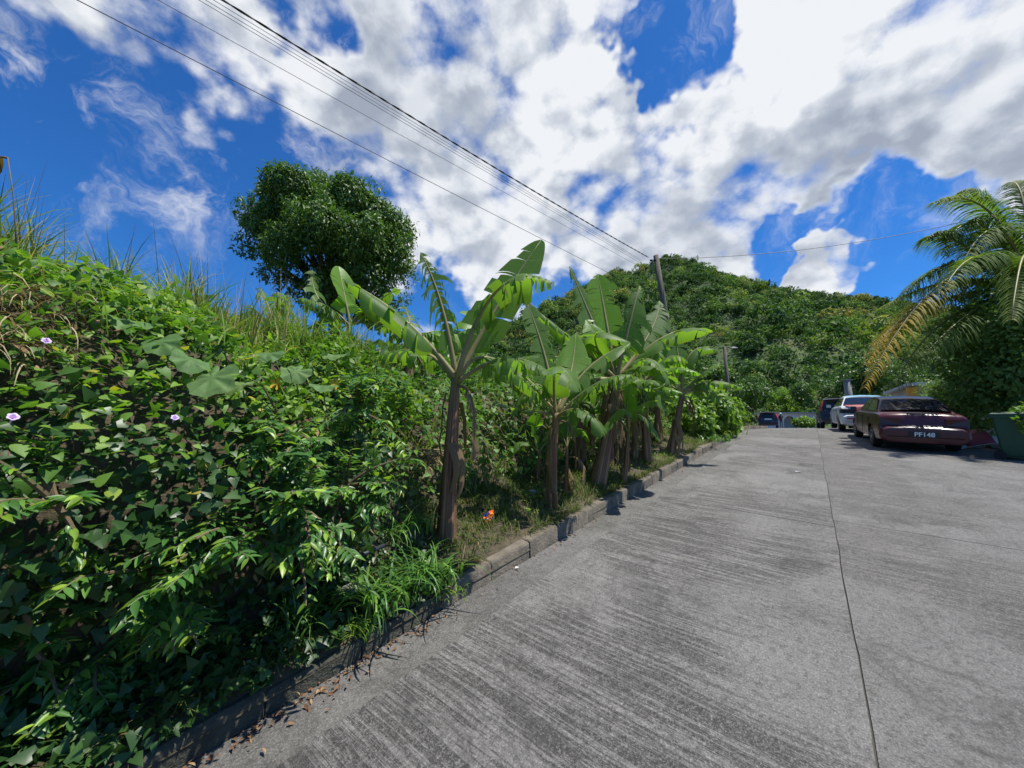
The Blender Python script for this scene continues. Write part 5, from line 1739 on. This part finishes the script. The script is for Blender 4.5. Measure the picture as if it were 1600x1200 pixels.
        # lamps
        if kind == 'sedan':
            xs = -2.165
            MB().add([Vector((xs, sg * .40, .70)), Vector((xs, sg * .40, .86)), Vector((xs + .03, sg * .805, .86)), Vector((xs + .01, sg * .815, .70)), Vector((xs + .10, sg * .40, .70)), Vector((xs + .10, sg * .40, .86)), Vector((xs + .28, sg * .846, .86)), Vector((xs + .28, sg * .85, .70))],
                     [(0, 1, 2, 3), (3, 2, 6, 7), (1, 5, 6, 2), (0, 3, 7, 4), (4, 7, 6, 5), (0, 4, 5, 1)]).obj('tail_lamp', tail, th, False, None, True)
            MB().box((2.19, sg * .55, .62), (.12, .34, .12)).obj('headlamp', M_CHROME, th, False, None, True)
        else:
            MB().add([Vector((-2.13, sg * .80, 1.0)), Vector((-2.09, sg * .75, 1.25)), Vector((-1.93, sg * .665, 1.56)), Vector((-1.88, sg * .71, 1.56)), Vector((-2.00, sg * .83, 1.22)), Vector((-2.04, sg * .895, 1.0))],
                     [(0, 1, 4, 5), (1, 2, 3, 4)] if sg > 0 else [(5, 4, 1, 0), (4, 3, 2, 1)]).obj('tail_lamp', tail, th, False, None, True)
            MB().box((2.12, sg * .58, .74), (.12, .34, .16)).obj('headlamp', M_CHROME, th, False, None, True)
    # boot lid seams, bumper strip, plate
    if kind == 'sedan':
        MB().box((-2.19, 0, .672), (.02, 1.50, .012)).obj('boot_seam', M_BLACK, bo, False, None, True)
        if strip is not None: MB().box((-2.272, 0, .50), (.02, 1.36, .05)).obj('bumper_strip', strip, bo, False, None, True)
        if trunk is not None:
            rows = []
            for (x, z, w) in ((-2.168, .70, .39), (-2.13, .90, .42), (-2.06, .965, .66), (-1.90, 1.000, .70), (-1.66, 1.004, .70)):
                rows.append([Vector((x - .012, w * k, z + .012 + .018 * (1 - k * k))) for k in (-1, -.5, 0, .5, 1)])
            MB().loft(rows, False, False).obj('boot_lid', trunk, bo, True, 50, True)
        px_ = -2.290; pz = .46
    else:
        px_ = -2.150; pz = .90
        MB().box((-2.235, 0, .50), (.04, 1.5, .16)).obj('rear_bumper', M_BLACK, bo, False, None, True)
        MB().box((-2.05, 0, 1.675), (.30, 1.15, .03)).obj('roof_spoiler', paint, bo, False, None, True)
    pl = MB().box((px_, 0, pz), (.02, .56, .15)).obj('number_plate', M_BLACK, th, False, None, True)
    if plate: text_on(pl, plate, (px_ - .0115, 0, pz), (0, -1, 0), (0, 0, 1), .15, M_WHITE)
    return th

CD = (.585, .811)
M_MAROON = mat_paint('maroon_paint', (.070, .004, .012), .30, .05, .25)
M_WHITEP = mat_paint('white_paint', (.62, .63, .62), .35, .3)
M_REDP = mat_paint('faded_red_paint', (.30, .030, .035), .4, .6)
M_BLUEP = mat_paint('pale_blue_paint', (.20, .44, .58), .4, .3)
M_BLACKP = mat_paint('black_paint', (.012, .012, .014), .22, .15)
M_NAVYP = mat_paint('dark_navy_paint', (.014, .015, .022), .22, .15)
# rear centre of each car sits under the given pixel; the origin is 2.28 m further along the car
def car_at(px, Y0, yaw, half=2.28):
    y = Vector((yaw[0], yaw[1])).normalized()
    p = at(px, 668, Y0)
    o = Vector((p.x + y.x * half, p.y + y.y * half))
    sl = float((g(o.y + 1.4) - g(o.y - 1.4)) / 2.8)
    up = Vector((0, -sl, 1)).normalized()
    f = Vector((y.x, y.y, 0)); f = (f - up * f.dot(up)).normalized(); l = up.cross(f)
    zz = min(float(g(o.y)), float((g(o.y + 1.1) + g(o.y - 1.1)) / 2) + .01)
    return Matrix(((f.x, l.x, up.x, o.x), (f.y, l.y, up.y, o.y), (f.z, l.z, up.z, zz), (0, 0, 0, 1)))
car(car_at(1441, 9.8, (.56, .83)), 'dusty maroon saloon car with plate PF148 parked nearest the green bin', M_MAROON, 'sedan', 'PF148', None, None, M_TAILD, M_FILM)
car(car_at(1362, 14.2, (.57, .82)), 'white saloon car with faded red boot lid and pale blue roof', M_WHITEP, 'sedan', None, M_REDP, M_BLUEP, M_BLACK, None, strip=M_REDP)
car(car_at(1316, 21.0, (.57, .82), 2.24), 'tall black estate vehicle with high red tail lamps', M_BLACKP, 'suv', None, None, None, M_TAILR)
car(car_at(1201, 40.0, (.55, .83), 2.24), 'dark off-road car parked before the white house', M_NAVYP, 'suv', None, None, None, M_TAILR, group='cars parked before the white house')
fc_ = [o for o in COL.objects if o.get('label', '').startswith('dark off-road')][0]
pl_ = MB().box((-2.165, 0, .92), (.02, .62, .16)).obj('silver_badge_bar', M_CHROME, fc_, False, None, True)

# ------------------------------------------------------------------ green wheelie bin
M_BIN = mat_plain('bin_plastic', (.012, .062, .026), .5, var=.3, nscale=7)
bc = at(1590, 668, 8.9); by = math.atan2(-.35, 1)
BM = Matrix.Translation((bc.x, bc.y, float(g(bc.y)))) @ Matrix.Rotation(R(38), 4, 'Z') 
bn = thing('wheelie_bin', BM, 'dark green plastic wheelie bin standing beside the maroon car', 'bin')
rings = []
for (z, w, d_) in ((.06, .23, .26), (.10, .24, .27), (.55, .27, .32), (.98, .30, .36)):
    rings.append([Vector((sx_ * w * a, sy_ * d_ * b, z)) for (sx_, sy_, a, b) in ((-1, -1, .9, 1), (1, -1, .9, 1), (1, -1, 1, .9), (1, 1, 1, .9), (1, 1, .9, 1), (-1, 1, .9, 1), (-1, 1, 1, .9), (-1, -1, 1, .9))])
MB().loft(rings).obj('bin_body', M_BIN, bn, False, None, True)
MB().box((0, 0, .985), (.66, .78, .05)).obj('bin_rim', M_BIN, bn, False, None, True)
rings = [[Vector((a * w, b * d_, z)) for (a, b) in ((-1, -1), (1, -1), (1, 1), (-1, 1))] for (z, w, d_) in ((1.012, .335, .40), (1.045, .335, .40), (1.085, .26, .32))]
MB().loft(rings).obj('lid', M_BIN, bn, False, None, True)
MB().tube([Vector((-.28, .42, .99)), Vector((0, .44, .99)), Vector((.28, .42, .99))], .018, 8).obj('handle', M_BIN, bn, True, None, True)
for sg in (1, -1):
    mb = MB().tube([Vector((sg * .26, .30, .10)), Vector((sg * .32, .30, .10))], .10, 18)
    mb.obj('wheel', M_TYRE, bn, True, 40, True)
for z in (.35, .62): MB().box((0, -.30 - .05 * z, z), (.34, .02, .03)).obj('rib', M_BIN, bn, False, None, True)

# ------------------------------------------------------------------ scrap bonnet panel and stones by the bin
M_SCRAP = mat_paint('scrap_red', (.30, .035, .05), .5, .5, .1)
M_SCRAPW = mat_paint('scrap_white', (.60, .57, .52), .5, .4, .1)
sc0 = at(1527, 668, 10.4); sz0 = float(g(sc0.y))
sc_ = thing('scrap_panel', (sc0.x, sc0.y, sz0), 'discarded red and white car panel leaning on stones beside the bin', 'scrap panel')
SM = Matrix.Translation((sc0.x, sc0.y, sz0 + .22)) @ Matrix.Rotation(R(-35), 4, 'Z') @ Matrix.Rotation(R(24), 4, 'X') @ Matrix.Rotation(R(-14), 4, 'Y')
def panel(x0, x1, mat, nm, lift):
    rows = []
    for i in range(7):
        u = x0 + (x1 - x0) * i / 6
        rows.append([SM @ Vector((u, -.42 + .84 * j / 6, lift + .10 * (1 - (u / .75) ** 2) + .06 * (1 - ((j - 3) / 3) ** 2))) for j in range(7)])
    o = MB().loft(rows, False, False).obj(nm, mat, sc_, True)
    md = o.modifiers.new('s', 'SOLIDIFY'); md.thickness = .02
panel(-.60, .60, M_SCRAPW, 'white_skin', 0); panel(-.30, .20, M_SCRAP, 'red_skin', .024)
def stone(px, py, Y0, r, label, z0=None, seed=1, squash=.7, grp=None):
    rr = random.Random(seed)
    p = at(px, py, Y0)
    if z0 is None:
        s, t = xy2st(p.x, p.y)
        z0 = zb(p.x, p.y) if t > 0 else float(g(p.y)) - .0
    bm = bmesh.new(); bmesh.ops.create_icosphere(bm, subdivisions=3, radius=r)
    k = [Vector((rr.uniform(-1, 1), rr.uniform(-1, 1), rr.uniform(-1, 1))).normalized() for _ in range(9)]
    for v in bm.verts:
        d = v.co.normalized()
        cutv = min(1.0, min((.86 / max(.2, d.dot(q)) if d.dot(q) > .5 else 2) for q in k))
        v.co = Vector((d.x * r * cutv * 1.15, d.y * r * cutv, d.z * r * cutv * squash)) + d * r * .05 * math.sin(9 * d.x + 7 * d.y)
    me = bpy.data.meshes.new('stone'); bm.to_mesh(me); bm.free(); me.materials.append(M_STONE)
    o = link('stone', me); o.location = (p.x, p.y, z0 + r * squash * .55)
    tag(o, label, 'stone', grp)
stone(548, 915, 2.75, .085, 'rounded grey stone at the pipe foot under the arching grass', None, 3)
stone(832, 782, 4.95, .06, 'small pale stone on the verge near the second banana trunk', None, 4)
for i, (px, Y0, r) in enumerate(((1508, 10.8, .22), (1488, 11.6, .26), (1530, 11.2, .24), (1555, 10.6, .22))):
    stone(px, 668, Y0, r, ['flat rubble stone nearest the maroon car behind the scrap panel', 'largest rubble stone set back behind the scrap panel', 'rubble stone under the middle of the scrap panel', 'rubble stone against the green bin'][i], float(g(Y0)) - .02, 20 + i, .6, 'rubble beside the bin')

# ------------------------------------------------------------------ small things on the verge
def ground_hit(px, py):
    d = ray(px, py); k = .5
    while k < 60:
        p = Vector((0, 0, EYE)) + d * k
        s, t = xy2st(p.x, p.y)
        if p.z < float(g(p.y) + (bank(s, t) if t > .1 else 0)): return p
        k += .01
    return p
M_ORANGE = mat_plain('orange_wrapper', (.85, .20, .02), .35); M_WBLUE = mat_plain('blue_print', (.03, .06, .30), .35); M_WWHITE = mat_plain('white_print', (.75, .75, .75), .4)
wp = ground_hit(763, 816) + Vector((0, 0, .03))
wr = thing('snack_wrapper', tuple(wp), 'crumpled orange and blue snack wrapper lying on the verge grass', 'wrapper')
rr = random.Random(9)
def crumple(c, w, h, mat, nm, off, seed):
    r_ = random.Random(seed); n = 7; vs, fs = [], []
    for i in range(n):
        for j in range(n):
            u, v = i / (n - 1) - .5, j / (n - 1) - .5
            vs.append(Vector(c) + Vector((u * w * (1 - .5 * abs(v)) + .25 * v * w, -off + r_.uniform(-.018, .018), v * h * (1 - .6 * u * u) + .03 + .3 * u * h)) + Vector((0, .5 * v * h, 0)))
    for i in range(n - 1):
        for j in range(n - 1): fs.append((i * n + j, (i + 1) * n + j, (i + 1) * n + j + 1, i * n + j + 1))
    MB().add(vs, fs).obj(nm, mat, wr, False)
crumple(wp, .105, .10, M_ORANGE, 'foil', 0, 1); crumple(wp + Vector((-.018, -.012, .022)), .045, .045, M_WBLUE, 'blue_print', .012, 2); crumple(wp + Vector((.03, -.012, -.028)), .035, .03, M_WBLUE, 'blue_print', .012, 3); crumple(wp + Vector((-.005, -.014, -.02)), .022, .018, M_WWHITE, 'white_print', .016, 4)
# black bent pipe in the grass
M_PIPE = mat_plain('black_pipe', (.03, .035, .045), .45)
q0 = ground_hit(553, 925)
dep = q0.y
pp = thing('bent_pipe', tuple(q0), 'bent dark plastic water pipe standing up beside the grey stone', 'pipe')
MB().tube([q0 - Vector((0, 0, .05)), at(552, 885, dep), at(551, 876, dep)], .010, 8).obj('riser', M_PIPE, pp, True)
MB().tube([at(551, 879, dep), at(553, 871, dep), at(562, 868, dep + .02), at(578, 862, dep + .10), at(600, 852, dep + .22)], .015, 8).obj('elbow', M_PIPE, pp, True)
# pale bag low at the bank foot, left
q0 = ground_hit(132, 1172)
bg_ = MB()
rr = random.Random(14); rings = []
for i in range(7):
    u = i / 6; rad = .028 * math.sin(math.pi * (u * .86 + .10))
    rings.append([q0 + Vector((math.cos(2 * math.pi * k / 12) * rad * rr.uniform(.6, 1.3), math.sin(2 * math.pi * k / 12) * rad * rr.uniform(.6, 1.3), .075 * u + rr.uniform(-.006, .006))) for k in range(12)])
tag(bg_.loft(rings).obj('plastic_bag', mat_plain('bag_white', (.60, .66, .68), .35), None, False), 'crumpled white plastic bag in the dark at the bank foot', 'bag')
# heap of cut dry stalks on the cut bank
hp = at(657, 712, 4.15)
hz = thing('brush_heap', tuple(hp), 'heap of cut dry stalks lying on the ledge of the bare bank', 'brush heap')
rr = random.Random(15)
for i in range(70):
    a = hp + Vector((rr.uniform(-.20, .20), rr.uniform(-.1, .15), rr.uniform(-.05, .06)))
    dd = Vector((rr.uniform(-1, 1), rr.uniform(-.8, .3), rr.uniform(-.5, .25))).normalized()
    MB().tube([a, a + dd * .07, a + dd * .14 + Vector((0, 0, -.015))], [.007, .008, .006], 5).obj('stalk', M_DRY, hz)
# a dry curled leaf on a tall stalk at the far left
c0 = at(-2, 268, 2.2)
ds = thing('dead_stalk', tuple(at(22, 380, 2.25)), 'tall dry stalk with a hanging brown dead leaf above the hedge', 'stalk')
MB().tube([at(26, 400, 2.25), at(24, 350, 2.22), at(20, 300, 2.2), at(12, 246, 2.2)], [.004, .004, .003, .003], 6).obj('stalk', M_TWIG, ds, True)
banana_leaf(ds, at(12, 246, 2.2), at(-30, 234, 2.2), at(-10, 310, 2.2), .16, random.Random(3), .8, 1.3, .0, .1, M_BAND, name='dead_leaf', stalk=M_TWIG)
# leaf litter along the gutter
rl = np.random.default_rng(8)
n = 620
s_ = np.where(rl.random(n) < .5, rl.uniform(.6, 3.6, n), rl.uniform(1, 16, n)); t_ = -np.abs(rl.normal(size=n)) * .07 - .01
x_, y_ = st2xy(s_, t_)
P = np.stack([x_, y_, g(y_) - .012], -1)
X, Y, Z = basis(norm(rl.normal(size=(n, 3)) * np.array([1, 1, .25])), norm(np.array([0, 0, 1.0]) + rl.normal(size=(n, 3)) * .3))
V, Fc, _ = inst(*LANCE, P + np.array([0, 0, .008]), X, Y, Z, rl.uniform(.015, .042, n))
tag(link('leaf_litter', np_mesh('leaf_litter', V, Fc, M_LITTER)), 'brown fallen leaves collected along the gutter', 'leaf litter', kind='stuff')
# scattered scraps on the road
for (px, py, w, lab) in ((808, 888, .03, 'white paper scrap on the gutter edge near the grass clump'), (1247, 737, .09, 'small white scrap on the road near the joint'), (998, 762, .06, 'yellow leaf on the gutter below the banana row')):
    p = ground_hit(px, py) + Vector((0, 0, .006))
    vs = [p + Vector((w * a, w * b, c * .006)) for (a, b, c) in ((-.6, -.3, 0), (.5, -.4, 1), (.6, .3, 0), (-.4, .5, 1))]
    o = MB().add(vs, [(0, 1, 2, 3)]).obj('litter_scrap' if 'leaf' not in lab else 'fallen_leaf', M_WWHITE if 'white' in lab else M_YFL)
    tag(o, lab, 'litter')

# ------------------------------------------------------------------ coconut palm on the right
M_FROND = mat_leaf('palm_frond', [(0, (.085, .150, .035)), (.6, (.13, .20, .045)), (1, (.22, .25, .06))], .62, .45, use_attr=True, spec=.15)
M_FRONDY = mat_leaf('yellow_frond', [(0, (.10, .16, .03)), (.45, (.20, .21, .035)), (.70, (.42, .29, .03)), (1, (.50, .30, .03))], .62, .35, use_attr=True, spec=.2)
def frond(parent, a, b, c, lf_len, mat, rs, n=150, droop=1.2):
    a, b, c = Vector(a), Vector(b), Vector(c)
    mb_v, mb_f, tint = [], [], []
    for i in range(n):
        u = .10 + .90 * (i + .5) / n
        p = bez(a, b, c, u); T = (bez(a, b, c, min(1, u + .02)) - bez(a, b, c, max(0, u - .02))).normalized()
        sd = T.cross(Vector((0, 0, 1)))
        sd = sd.normalized() if sd.length > .1 else Vector((1, 0, 0))
        L = lf_len * (math.sin(math.pi * min(1, u * .85 + .12)) ** .6) * rs.uniform(.85, 1.1)
        for sg in (1, -1):
            if rs.random() < .06: continue
            d = (sd * sg * .9 + T * rs.uniform(.55, .95) + Vector((0, 0, rs.uniform(-.15, .35)))).normalized()
            q = p.copy(); w = .011 + .006 * rs.random()
            wn = T * .8 + Vector((0, 0, .3)); wn = (wn - d * wn.dot(d)).normalized()
            b0 = len(mb_v); dr = droop * rs.uniform(.7, 1.3)
            for k in range(5):
                ww = w * (1 - (k / 4) ** 2) * (.6 if k == 0 else 1) + .002
                mb_v += [tuple(q - wn * ww), tuple(q + wn * ww)]; tint += [u, u]
                if k < 4:
                    mb_f.append((b0 + 2 * k, b0 + 2 * k + 1, b0 + 2 * k + 3, b0 + 2 * k + 2))
                q = q + d * (L / 4)
                d = (d + Vector((0, 0, -dr * .45))).normalized()
    fo = link('frond', np_mesh('frond', np.array(mb_v), np.array(mb_f), mat, True, attr=np.clip(np.array(tint) * .8, 0, 1)), parent)
    MB().tube([bez(a, b, c, i / 12) for i in range(13)], [.045 * (1 - i / 13) + .006 for i in range(13)], 6).obj('rachis', M_PETI, fo, True)
PY = 11.6
pc = at(1610, 455, PY)
pbse = Vector((pc.x + .4, pc.y + .2, float(g(pc.y)) - .1))
pm = thing('coconut_palm', tuple(pbse), 'coconut palm with yellowing lower fronds beside the parked cars', 'palm')
MB().tube([pbse, pbse.lerp(pc, .35) + Vector((.15, 0, 0)), pbse.lerp(pc, .7) + Vector((.1, 0, 0)), pc], [.22, .16, .14, .13], 12).obj('trunk', M_POLE, pm, True)
rsf = random.Random(6)
fr = [((1490, 430), -.5, (1350, 606), -1.0, M_FRONDY, .95), ((1470, 470), .3, (1362, 540), .4, M_FRONDY, .8), ((1490, 440), .8, (1375, 482), 1.2, M_FROND, .75),
      ((1500, 380), .2, (1448, 372), .2, M_FROND, .85), ((1545, 330), -.3, (1455, 318), -.6, M_FROND, .85), ((1560, 330), .4, (1500, 300), .8, M_FROND, .8),
      ((1600, 320), .5, (1580, 285), 1.2, M_FROND, .8), ((1660, 330), .2, (1720, 300), .4, M_FROND, .8), ((1720, 420), .2, (1820, 520), .2, M_FROND, .8), ((1540, 400), -1.2, (1475, 452), -2.4, M_FROND, .85),
      ((1600, 400), -1.6, (1580, 500), -3.0, M_FROND, .8), ((1690, 400), -1.0, (1740, 520), -1.6, M_FROND, .8), ((1620, 400), 1.8, (1610, 470), 3.0, M_FROND, .8), ((1530, 480), -.9, (1440, 560), -1.5, M_FROND, .95)]
fr += [((1470, 455), -.2, (1352, 570), -.3, M_FRONDY, 1.0), ((1480, 500), -.4, (1400, 600), -.8, M_FROND, 1.0), ((1500, 410), .6, (1400, 470), 1.0, M_FROND, .9), ((1530, 350), .0, (1470, 400), -.2, M_FROND, .9),
       ((1560, 360), -.6, (1500, 420), -1.0, M_FROND, .9), ((1640, 310), -.5, (1660, 330), -1.2, M_FROND, .9)]
for (mp, md, tp, td, mt, ll) in fr:
    mid = at(*mp, PY + md); tip = at(*tp, PY + td)
    frond(pm, pc, mid * 2 - (pc + tip) / 2, tip, ll * 1.15, mt, rsf)

M_GARDEN = mat_leaf('garden_leaf', [(0, (.085, .16, .040)), (.6, (.13, .22, .050)), (1, (.20, .29, .065))], .5, .35, spec=.3)
# shrubs and small trees on the right
def right_tree(lobes, base, n, size, label, mat, seed, name='garden_tree', tpl=OVAL, cat='tree'):
    p = at(base[0], 668, base[1])
    tree(name, (p.x, p.y, float(g(p.y)) - .1), [pb(*l) for l in lobes], n, size, label, mat, tpl, .09, cat, 'garden trees behind the cars', seed, 4, .4, .5)
right_tree([(1575, 470, 10.2, 40), (1600, 520, 9.8, 52), (1555, 540, 10.4, 46), (1590, 590, 9.8, 52), (1540, 600, 10.6, 40), (1620, 450, 10.2, 50), (1640, 560, 9.6, 60), (1600, 640, 10.0, 40), (1520, 520, 10.8, 34), (1535, 470, 11, 30), (1510, 570, 11, 34), (1560, 650, 10.2, 30)], (1585, 10.3), 5200, .13,
           'dense leafy garden tree towering over the green bin', M_GARDEN, 61)
right_tree([(1500, 620, 12.4, 34), (1470, 640, 13.0, 26), (1530, 640, 12.0, 34), (1505, 660, 12.2, 26), (1455, 615, 14, 20), (1560, 655, 11.3, 28)], (1505, 12.6), 2400, .12, 'open grey green garden shrub behind the maroon car', M_GARDEN, 62, 'garden_shrub', LANCE, 'shrub')
right_tree([(1590, 668, 8.9, 16), (1610, 655, 8.7, 22)], (1615, 9.2), 260, .10, 'small leafy sprig hanging over the bin lid', M_LIME, 63, 'leafy_sprig', OVAL, 'shrub')

# ------------------------------------------------------------------ houses
M_CREAM = mat_plain('cream_wall', (.55, .47, .30), .9, var=.12, nscale=2); M_ORNG = mat_plain('orange_paint', (.62, .27, .035), .8); M_HWHITE = mat_plain('white_wall', (.80, .81, .82), .9, var=.08, nscale=2)
M_ROOF = mat_plain('tin_roof', (.22, .10, .07), .6); M_HGLASS = mat_plain('house_glass', (.03, .035, .04), .1); M_GREYR = mat_plain('grey_roof', (.42, .44, .46), .7)
hp = at(1430, 640, 19.0); hzg = float(g(19)) - .1
hm4 = Matrix.Translation((hp.x, hp.y, hzg)) @ Matrix.Rotation(R(-36), 4, 'Z')
hs = thing('cream_house', hm4, 'cream house with an orange corner column behind the garden shrub', 'house')
MB().box((2.6, 3, 1.1), (5.0, 5.6, 2.2)).obj('wall', M_CREAM, hs, False, None, True)
MB().box((-.02, .1, 1.06), (.34, .34, 2.12)).obj('column', M_ORNG, hs, False, None, True)
MB().box((1.2, .1, 1.06), (.34, .34, 2.12)).obj('column', M_ORNG, hs, False, None, True)
for x_ in (2.2, 3.8):
    wn_ = MB().box((x_, .19, 1.3), (.9, .06, 1.1)).obj('window', M_HWHITE, hs, False, None, True)
    MB().box((x_, .15, 1.3), (.78, .04, .98)).obj('pane', M_HGLASS, wn_, False, None, True)
MB().box((2.6, 3, 2.28), (5.6, 6.6, .14)).obj('roof', M_GREYR, hs, False, None, True)
# white house with arches
wp_ = at(1238, 668, 52.0); wz = float(g(52)) - .1
wm4 = Matrix.Translation((wp_.x, wp_.y, wz)) @ Matrix.Rotation(R(-8), 4, 'Z')
wh_ = thing('white_house', wm4, 'small white flat roofed house with two arched openings at the road end', 'house')
def arch_wall(x0, x1, h, arches, th, mat, parent):
    """wall in the XZ plane with arched openings (cx, half width, spring height)"""
    mb = MB(); xs = [x0]
    n = 14
    for (cx, hw, sp) in arches:
        # piece left of the arch
        mb.box(((xs[-1] + cx - hw) / 2, 0, h / 2), (cx - hw - xs[-1], th, h))
        for k in range(n):
            a0 = math.pi - math.pi * k / n; a1 = math.pi - math.pi * (k + 1) / n
            xa, xb = cx + hw * math.cos(a0), cx + hw * math.cos(a1)
            za, zb_ = sp + hw * math.sin(a0), sp + hw * math.sin(a1)
            y0, y1 = -th / 2, th / 2
            mb.add([Vector((xa, y0, za)), Vector((xb, y0, zb_)), Vector((xb, y0, h)), Vector((xa, y0, h)), Vector((xa, y1, za)), Vector((xb, y1, zb_)), Vector((xb, y1, h)), Vector((xa, y1, h))],
                   [(0, 1, 2, 3), (7, 6, 5, 4), (0, 4, 5, 1), (3, 2, 6, 7)])
        xs.append(cx + hw)
    mb.box(((xs[-1] + x1) / 2, 0, h / 2), (x1 - xs[-1], th, h))
    mb.obj('wall', mat, parent, False, None, True)
arch_wall(-3.2, 3.0, 2.05, [(-.3, .75, .95), (1.55, .75, .95)], .2, M_HWHITE, wh_)
MB().box((0, 2.2, 1.0), (6.0, .2, 2.0)).obj('wall', M_HWHITE, wh_, False, None, True)
MB().box((-.1, 1.0, 2.13), (6.8, 3.2, .14)).obj('roof', M_GREYR, wh_, False, None, True)
for x_ in (-.5, 1.4):
    w_ = MB().box((x_, 2.08, 1.25), (.7, .06, .8)).obj('window', M_HWHITE, wh_, False, None, True)
    MB().box((x_, 2.04, 1.25), (.6, .04, .7)).obj('pane', M_HGLASS, w_, False, None, True)
MB().box((-1.7, .0, .45), (.8, .28, .9)).obj('steps', M_HWHITE, wh_, False, None, True)

# ------------------------------------------------------------------ person by the far car
def person(px, Y0, label):
    p = at(px, 668, Y0); z = float(g(Y0))
    th = thing('person', (p.x, p.y, z), label, 'person')
    J = {'pel': (0, 0, .95), 'sp': (0, 0, 1.2), 'ch': (0, .0, 1.38), 'nk': (0, 0, 1.5), 'hd': (0, -.01, 1.62), 'tp': (0, -.01, 1.74),
         'hl': (-.1, 0, .92), 'kl': (-.11, -.03, .5), 'al': (-.12, 0, .08), 'fl': (-.13, -.14, .03), 'hr': (.1, 0, .92), 'kr': (.12, -.02, .5), 'ar': (.13, .02, .08), 'fr': (.14, -.12, .03),
         'sl': (-.19, 0, 1.42), 'el': (-.25, .02, 1.15), 'wl': (-.24, -.08, .9), 'sr': (.19, 0, 1.42), 'er': (.27, .0, 1.15), 'wr': (.16, -.16, 1.05)}
    E = [('pel', 'sp'), ('sp', 'ch'), ('ch', 'nk'), ('nk', 'hd'), ('hd', 'tp'), ('pel', 'hl'), ('hl', 'kl'), ('kl', 'al'), ('al', 'fl'), ('pel', 'hr'), ('hr', 'kr'), ('kr', 'ar'), ('ar', 'fr'), ('ch', 'sl'), ('sl', 'el'), ('el', 'wl'), ('ch', 'sr'), ('sr', 'er'), ('er', 'wr')]
    rad = {'pel': .15, 'sp': .14, 'ch': .16, 'nk': .06, 'hd': .10, 'tp': .08, 'hl': .09, 'kl': .06, 'al': .045, 'fl': .04, 'hr': .09, 'kr': .06, 'ar': .045, 'fr': .04, 'sl': .07, 'el': .045, 'wl': .035, 'sr': .07, 'er': .045, 'wr': .035}
    ks = list(J)
    me = bpy.data.meshes.new('body'); me.from_pydata([J[k] for k in ks], [(ks.index(a), ks.index(b)) for a, b in E], [])
    o = bpy.data.objects.new('body', me); COL.objects.link(o)
    md = o.modifiers.new('skin', 'SKIN'); o.modifiers.new('sub', 'SUBSURF').levels = 1
    for i, k in enumerate(ks):
        sv = me.skin_vertices[0].data[i]; sv.radius = (rad[k], rad[k]); sv.use_root = (k == 'pel')
    dg = bpy.context.evaluated_depsgraph_get()
    res = bpy.data.meshes.new_from_object(o.evaluated_get(dg)); bpy.data.objects.remove(o)
    res.materials.clear()
    for mt in (mat_plain('dark_shirt', (.05, .035, .04), .9), mat_plain('denim', (.05, .06, .09), .9), mat_plain('skin', (.16, .085, .05), .6)): res.materials.append(mt)
    for f in res.polygons:
        c = f.center
        f.material_index = 2 if (c.z > 1.49 or (abs(c.x) > .15 and c.z < 1.2 and c.z > .8)) else (1 if c.z < .97 else 0)
        f.use_smooth = True
    link('body', res, th, True)
    MB().loft([[Vector((math.cos(2 * math.pi * k / 12) * r_, math.sin(2 * math.pi * k / 12) * r_ - .01, zz)) for k in range(12)] for r_, zz in ((.118, 1.66), (.115, 1.72), (.08, 1.79), (.02, 1.81))]).obj('cap', mat_plain('cap_white', (.7, .7, .7), .8), th, True, None, True)
    MB().box((0, -.14, 1.67), (.16, .12, .02)).obj('cap_brim', bpy.data.materials['cap_white'], th, False, None, True)
person(1221, 46, 'person in dark clothes and a white cap standing beside the far car')
